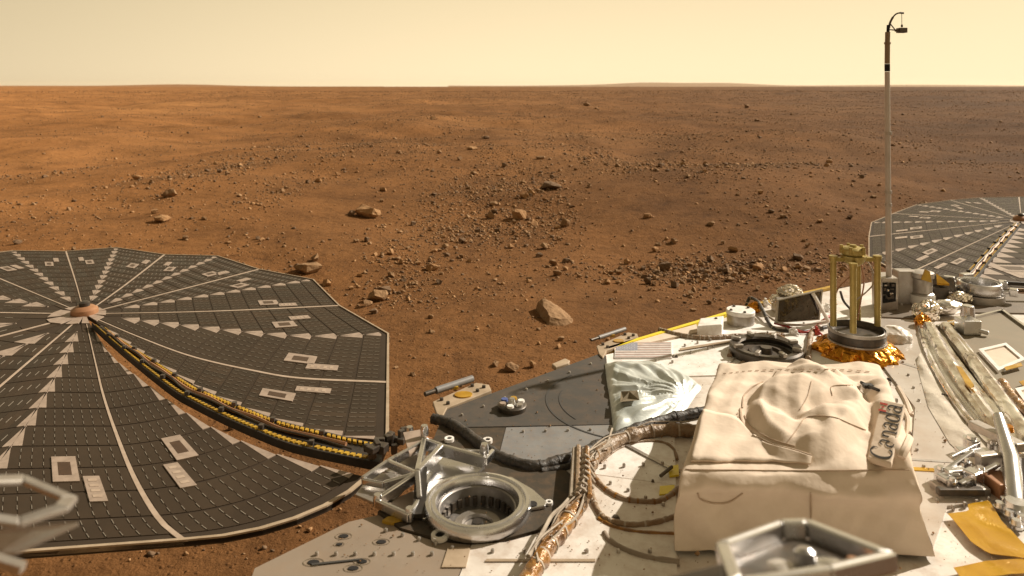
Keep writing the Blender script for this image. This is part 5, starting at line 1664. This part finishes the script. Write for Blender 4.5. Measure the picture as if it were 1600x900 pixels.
# foil wrapped tubes running to the lower right
def foil_tube(name, pxs, r, m, label, z0=0.0, seed=1, seg=22):
    sp = spline([up(P(x, y), z0 + r) for x, y in pxs], 14)
    o = root(name, sp[len(sp) // 2], label, 'foil tube', 'foil wrapped tubes')
    b = MB(); b.tube(sp, [r] * len(sp), seg)
    for i, v in enumerate(b.v):
        k_ = i % seg; s_ = (i // seg) / len(sp)
        a_ = 2 * math.pi * k_ / seg
        n_ = noise.noise(Vector((math.cos(a_) * 4.5 + seed, math.sin(a_) * 4.5, s_ * 1.3))) + .45 * noise.noise(Vector((math.cos(a_) * 4, s_ * 7, math.sin(a_) * 4 + seed))) + .25 * noise.noise(Vector((math.cos(a_) * 6, s_ * 26, math.sin(a_) * 6 + seed)))
        ctr_ = sp[i // seg]
        b.v[i] = v + (v - ctr_) * n_ * .20
    b.build('wrap', M[m], o, smooth=True)
    return o, sp
foil_tube('foil_tube', [(1478, 530), (1500, 558), (1530, 600), (1560, 642), (1585, 678), (1612, 720)], .021, 'foil_smooth', 'bright silver foil tube next to the olive instrument top', .02, 2)
foil_tube('foil_tube', [(1452, 522), (1470, 558), (1496, 600), (1528, 645), (1560, 690), (1600, 740)], .023, 'foil_smooth', 'wrinkled silver foil tube in the middle of the bundle', .0, 5)
foil_tube('foil_tube', [(1464, 524), (1484, 560), (1512, 602), (1544, 646), (1574, 686), (1608, 732)], .013, 'foil_smooth', 'narrow foil tube between the bright tube and the wrinkled tube', .012, 11)
foil_tube('foil_tube', [(1446, 520), (1458, 556), (1480, 600), (1514, 648), (1548, 690), (1590, 738)], .009, 'metal', 'thin polished tube between the wrinkled tube and the outer foil tube', .006, 14)
foil_tube('foil_tube', [(1438, 512), (1446, 545), (1466, 590), (1500, 645), (1535, 685), (1580, 730)], .011, 'foil_smooth', 'thin outer foil tube nearest the tan cover', .0, 8)
crumple('foil_wrap', up(P(1442, 512), .02), (.03, .03, .03), 'gold', 'gold foil patch at the upper end of the foil tubes', 'foil', 31)
b = MB(); b.prism([up(P(x, y), .052) for x, y in ((1494, 598), (1502, 600), (1522, 630), (1518, 636), (1508, 626))], .006); tag(b.build('tape_patch', M['tape']), 'amber tape strip on the middle of the foil tubes', 'tape')
cable('amber_cable', [(1566, 622), (1580, 644), (1600, 668), (1630, 700)], .014, 'harness_amber', 'amber cable between the bright foil tube and the olive instrument', hs=[.03] * 4)
cable('cord', [(1447, 545), (1456, 580), (1480, 618), (1520, 664), (1556, 702), (1585, 735)], .0045, 'white', 'thin white cord along the lower edge of the foil tubes')
# soft film sheet wrinkled beside the tubes
b = MB()
edge_a = resample([up(P(x, y), .0080) for x, y in ((1440, 555), (1470, 612), (1510, 668), (1550, 712))], 40)
edge_b = resample([up(P(x, y), .0080) for x, y in ((1432, 572), (1450, 640), (1484, 698), (1530, 738))], 40)
for i in range(41):
    for k in range(12):
        p = edge_a[i].lerp(edge_b[i], k / 11)
        b.v.append(up(p, .010 * noise.ridged_multi_fractal(p * 10, 1.0, 2.0, 3, .9, 2.0) * math.sin(math.pi * k / 11)))
for i in range(40):
    for k in range(11): b.f.append((i * 12 + k, (i + 1) * 12 + k, (i + 1) * 12 + k + 1, i * 12 + k + 1))
o = b.build('film_sheet', M['foil_film'], smooth=True); tag(o, 'wrinkled pale film sheet between the tan cover and the foil tubes', 'film')

# cluster of machined fittings at the lower right
fc = root('latch_mechanism', P(1530, 775), 'cluster of shiny latch parts on the deck at the lower right', 'mechanism')
def bx_(x, y, z, s_, rz=0.0, m='metal', name='latch_plate', rx=0.0):
    b = MB(); b.box(up(P(x, y), z), s_, Matrix.Rotation(rz, 3, 'Z') @ Matrix.Rotation(rx, 3, 'Y')); return b.build(name, M[m], fc, bevel=.003)
bx_(1500, 772, .012, (.11, .05, .02), .1, 'dull_metal', 'base_plate')
bx_(1522, 740, .05, (.075, .03, .012), -.1)
bx_(1492, 760, .035, (.05, .022, .012), .15)
bx_(1545, 752, .05, (.06, .02, .03), .2, 'dull_metal', 'bracket')
bx_(1562, 772, .02, (.05, .06, .035), .1, 'copper', 'motor_housing')
bx_(1500, 782, .02, (.10, .016, .016), .0, 'dark_metal', 'dark_bar')
bx_(1520, 770, .035, (.03, .03, .03), .5, 'metal', 'block')
bx_(1478, 768, .030, (.03, .03, .012), .3, 'metal', 'block')
for x, y, z, r in ((1518, 728, .06, .018), (1470, 757, .03, .014), (1532, 765, .04, .014), (1510, 752, .04, .010), (1552, 727, .045, .012), (1488, 776, .03, .011)):
    b = MB(); b.lathe([(0, .012), (r * .5, .012), (r * .6, .006), (r, .006), (r, -.03), (0, -.03)], up(P(x, y), z), 18); b.build('roller', M['metal'], fc, smooth=True)
for a, e_, w in (((1470, 762, .03), (1520, 742, .055), .010), ((1500, 778, .03), (1560, 760, .05), .012), ((1486, 748, .05), (1530, 732, .06), .008), ((1462, 765, .03), (1500, 770, .04), .008)):
    b = MB(); b.bar(up(P(a[0], a[1]), a[2]), up(P(e_[0], e_[1]), e_[2]), w, w * .8); b.build('link', M['metal'], fc, bevel=.002)
tl = root('support_strut', P(1582, 790), 'polished strut leaning up to the foil tubes at the right edge', 'strut')
b = MB(); b.tube([up(P(1587, 800), .01), up(P(1580, 760), .06), up(P(1560, 715), .10)], [.022, .018, .012], 14); b.build('arm', M['metal'], tl, smooth=True)
b = MB(); b.lathe([(0, .02), (.02, .02), (.03, .0), (.03, -.01), (0, -.01)], up(P(1588, 806), .012), 20); b.build('foot', M['metal'], tl, smooth=True)
b = MB(); b.bar(up(P(1520, 700), .06), up(P(1598, 748), .07), .03, .02); b.build('cross_piece', M['dull_metal'], tl, bevel=.003)
b = MB(); b.lathe([(0, .012), (.012, .012), (.014, 0)], up(P(1574, 718), .07), 14); b.build('gold_nut', M['gold'], tl, smooth=True)
b = MB(); b.tube([up(P(1602, 760), .05), up(P(1598, 800), .015)], .016, 12); b.build('dark_post', M['dark_metal'], tl, smooth=True)
for x, y in ((1570, 795), (1562, 802), (1578, 815), (1596, 822), (1588, 830)):
    b = MB(); b.lathe([(0, .016), (.008, .016), (.010, .006), (.012, .006), (.012, 0)], up(P(x, y), .008), 10); b.build('nut', M['metal'], tl, smooth=True)
# amber tape sheets
b = MB()
def tape_sheet(pxs, lab, dz, seed):
    q = [up(P(x, y), dz) for x, y in pxs]
    c = sum(q, Vector((0, 0, 0))) / len(q)
    b = MB(); ring = resample(q + q[:1], 48)[:-1]; rows = 8; n = len(ring)
    for k in range(rows):
        for p in ring:
            s_ = p.lerp(c, k / rows)
            b.v.append(up(s_, .0022 * noise.ridged_multi_fractal(s_ * 16 + Vector((seed, 0, 0)), 1, 2, 2, .9, 2)))
    b.v.append(up(c, .001))
    for k in range(rows - 1):
        for i in range(n): b.f.append((k * n + i, k * n + (i + 1) % n, (k + 1) * n + (i + 1) % n, (k + 1) * n + i))
    for i in range(n): b.f.append(((rows - 1) * n + i, (rows - 1) * n + (i + 1) % n, rows * n))
    o = b.build('tape_patch', M['tape']); tag(o, lab, 'tape')
    m_ = o.modifiers.new('thickness', 'SOLIDIFY'); m_.thickness = .001
tape_sheet([(1481, 811), (1515, 807), (1511, 797), (1545, 789), (1565, 822), (1604, 862), (1602, 882), (1545, 874), (1518, 856)], 'large wrinkled amber tape patch on the deck at the lower right', .009, 1)
tape_sheet([(1490, 896), (1540, 886), (1610, 880), (1610, 905), (1500, 912)], 'amber tape strip along the bottom right corner', .009, 2)

# ------------------------------------------------------------------ robotic arm in the foreground
def arm_piece(label, q, depth, w, m1, m2, inner, name='arm_bracket'):
    """open box frame: four flanges round a recessed web"""
    o = root(name, sum(q, Vector((0, 0, 0))) / len(q), label, 'bracket', 'foreground arm brackets')
    c = sum(q, Vector((0, 0, 0))) / len(q)
    n = len(q)
    nrm = (q[1] - q[0]).cross(q[2] - q[0]).normalized()
    if nrm.z < 0: nrm = -nrm
    for i in range(n):
        a, e_ = q[i], q[(i + 1) % n]
        b = MB(); b.prism([a, e_, e_.lerp(c, w), a.lerp(c, w)], depth, -nrm); b.build('flange', M[m1], o, bevel=.004)
    b = MB(); b.prism([p.lerp(c, w * .98) - nrm * depth * .45 for p in q], depth * .3, -nrm); b.build('web', M[m2], o)
    return o, c, nrm
Ya = .50
ARM = root('robotic_arm', (0.25, .55, ZD), 'shiny robotic arm with open metal brackets blurred close to the camera along the bottom edge', 'robotic arm')
def arm_piece(name, q, depth, w, m1, m2):
    c = sum(q, Vector((0, 0, 0))) / len(q)
    n = len(q)
    nrm = (q[1] - q[0]).cross(q[2] - q[0]).normalized()
    if nrm.z < 0: nrm = -nrm
    b = MB(); b.prism([p.lerp(c, w * .98) - nrm * depth * .9 for p in q], depth * .25, -nrm); o = b.build(name, M[m2], ARM)
    for i in range(n):
        a, e_ = q[i], q[(i + 1) % n]
        b = MB(); b.prism([a, e_, e_.lerp(c, w), a.lerp(c, w)], depth, -nrm); b.build('flange', M[m1], o, bevel=.002)
    return o, c, nrm
q = [PD(1117, 845, Ya), PD(1218, 809, Ya + .05), PD(1262, 808, Ya + .05), PD(1402, 862, Ya + .01), PD(1300, 886, Ya - .03), PD(1140, 910, Ya - .05)]
ab, c, nrm = arm_piece('elbow_bracket', q, .013, .18, 'metal', 'dark_metal')
for k, (x, y, r, dz) in enumerate(((1255, 842, .007, -.004), (1214, 862, .012, -.005), (1292, 862, .010, -.003), (1176, 880, .008, -.004), (1330, 862, .005, -.002), (1240, 884, .012, -.004))):
    hit = PD(x, y, Ya) + nrm * (dz - .004)
    b = MB(); b.lathe([(0, .003), (r * .6, .003), (r, .0005), (r, -.010), (0, -.010)], hit, 18, nrm); b.build('bolt_head', M[('metal', 'dull_metal', 'metal', 'dull_metal', 'copper', 'metal')[k]], ab, smooth=True)
e1, e2 = PD(1150, 946, Ya - .05), PD(880, 1010, Ya - .02)
b = MB(); b.bar(e1, e2, .05, .026); b.bar(PD(1300, 935, Ya - .03), e1, .03, .02); lk = b.build('arm_link', M['dark_metal'], ARM, bevel=.004)
Yb = .50
q = [PD(-60, 742, Yb), PD(38, 740, Yb + .03), PD(122, 775, Yb + .02), PD(108, 792, Yb), PD(30, 818, Yb - .02), PD(-60, 806, Yb - .03)]
c = sum(q, Vector((0, 0, 0))) / len(q)
b = MB()
for i in range(len(q)):
    a, e_ = q[i], q[(i + 1) % len(q)]
    b.prism([a, e_, e_.lerp(c, .30), a.lerp(c, .30)], .004)
a2 = b.build('wrist_bracket', M['dull_metal'], ARM, bevel=.001)
q = [PD(-60, 832, Yb - .03), PD(125, 815, Yb), PD(24, 862, Yb - .02), PD(-60, 866, Yb - .03)]
b = MB(); b.prism(q, .003); b.build('blade', M['dull_metal'], a2, bevel=.001)
b = MB(); b.bar(PD(-60, 858, Yb - .05), PD(36, 888, Yb - .05), .006, .005); b.build('strut', M['dull_metal'], a2)
b = MB(); b.tube([PD(-60, 1010, Yb - .05), PD(400, 1010, Yb - .04), e2], .020, 12); b.build('forearm', M['dull_metal'], ARM, smooth=True)
b = MB(); b.tube([e2, PD(950, 990, Ya - .05)], .03, 14); b.tube([PD(950, 990, Ya - .05), Vector((.10, .50, ZD + .002))], .035, 14); b.build('shoulder_post', M['dull_metal'], ARM, smooth=True)

# the ring fitting sits over a round well cut through the deck
bmc = bmesh.new()
bmesh.ops.create_cone(bmc, cap_ends=True, segments=64, radius1=.110 * .785, radius2=.110 * .785, depth=.5)
mec = bpy.data.meshes.new('well_cutter'); bmc.to_mesh(mec); bmc.free()
cut_o = bpy.data.objects.new('well_cutter', mec); COL.objects.link(cut_o); cut_o.location = RING_C
tg = [o for o in list(DECK.children) + list(rf.children) if o.name.split('.')[0] in ('deck_plate', 'disc_panel', 'base_flange')]
for o in tg:
    m_ = o.modifiers.new('well', 'BOOLEAN'); m_.operation = 'DIFFERENCE'; m_.solver = 'EXACT'; m_.object = cut_o
bpy.context.view_layer.update()
dg = bpy.context.evaluated_depsgraph_get()
for o in tg:
    nm = bpy.data.meshes.new_from_object(o.evaluated_get(dg))
    o.modifiers.clear(); o.data = nm
bpy.data.objects.remove(cut_o)

# ------------------------------------------------------------------ dusty air
b = MB(); b.box((0, 0, 40), (44000, 44000, 130))
hz_ = b.build('haze', M['rock'], origin=Vector((0, 0, 0)))
hm = bpy.data.materials.new('dusty_air'); hm.use_nodes = True
hn_ = hm.node_tree; hn_.nodes.clear()
pv = hn_.nodes.new('ShaderNodeVolumePrincipled'); ho_ = hn_.nodes.new('ShaderNodeOutputMaterial')
pv.inputs['Color'].default_value = (0.95, 0.80, 0.62, 1); pv.inputs['Density'].default_value = 2e-5; pv.inputs['Anisotropy'].default_value = 0.3
hn_.links.new(pv.outputs[0], ho_.inputs['Volume'])
hz_.data.materials.clear(); hz_.data.materials.append(hm)
tag(hz_, 'thin dusty air over the whole plain', 'haze', kind='stuff')
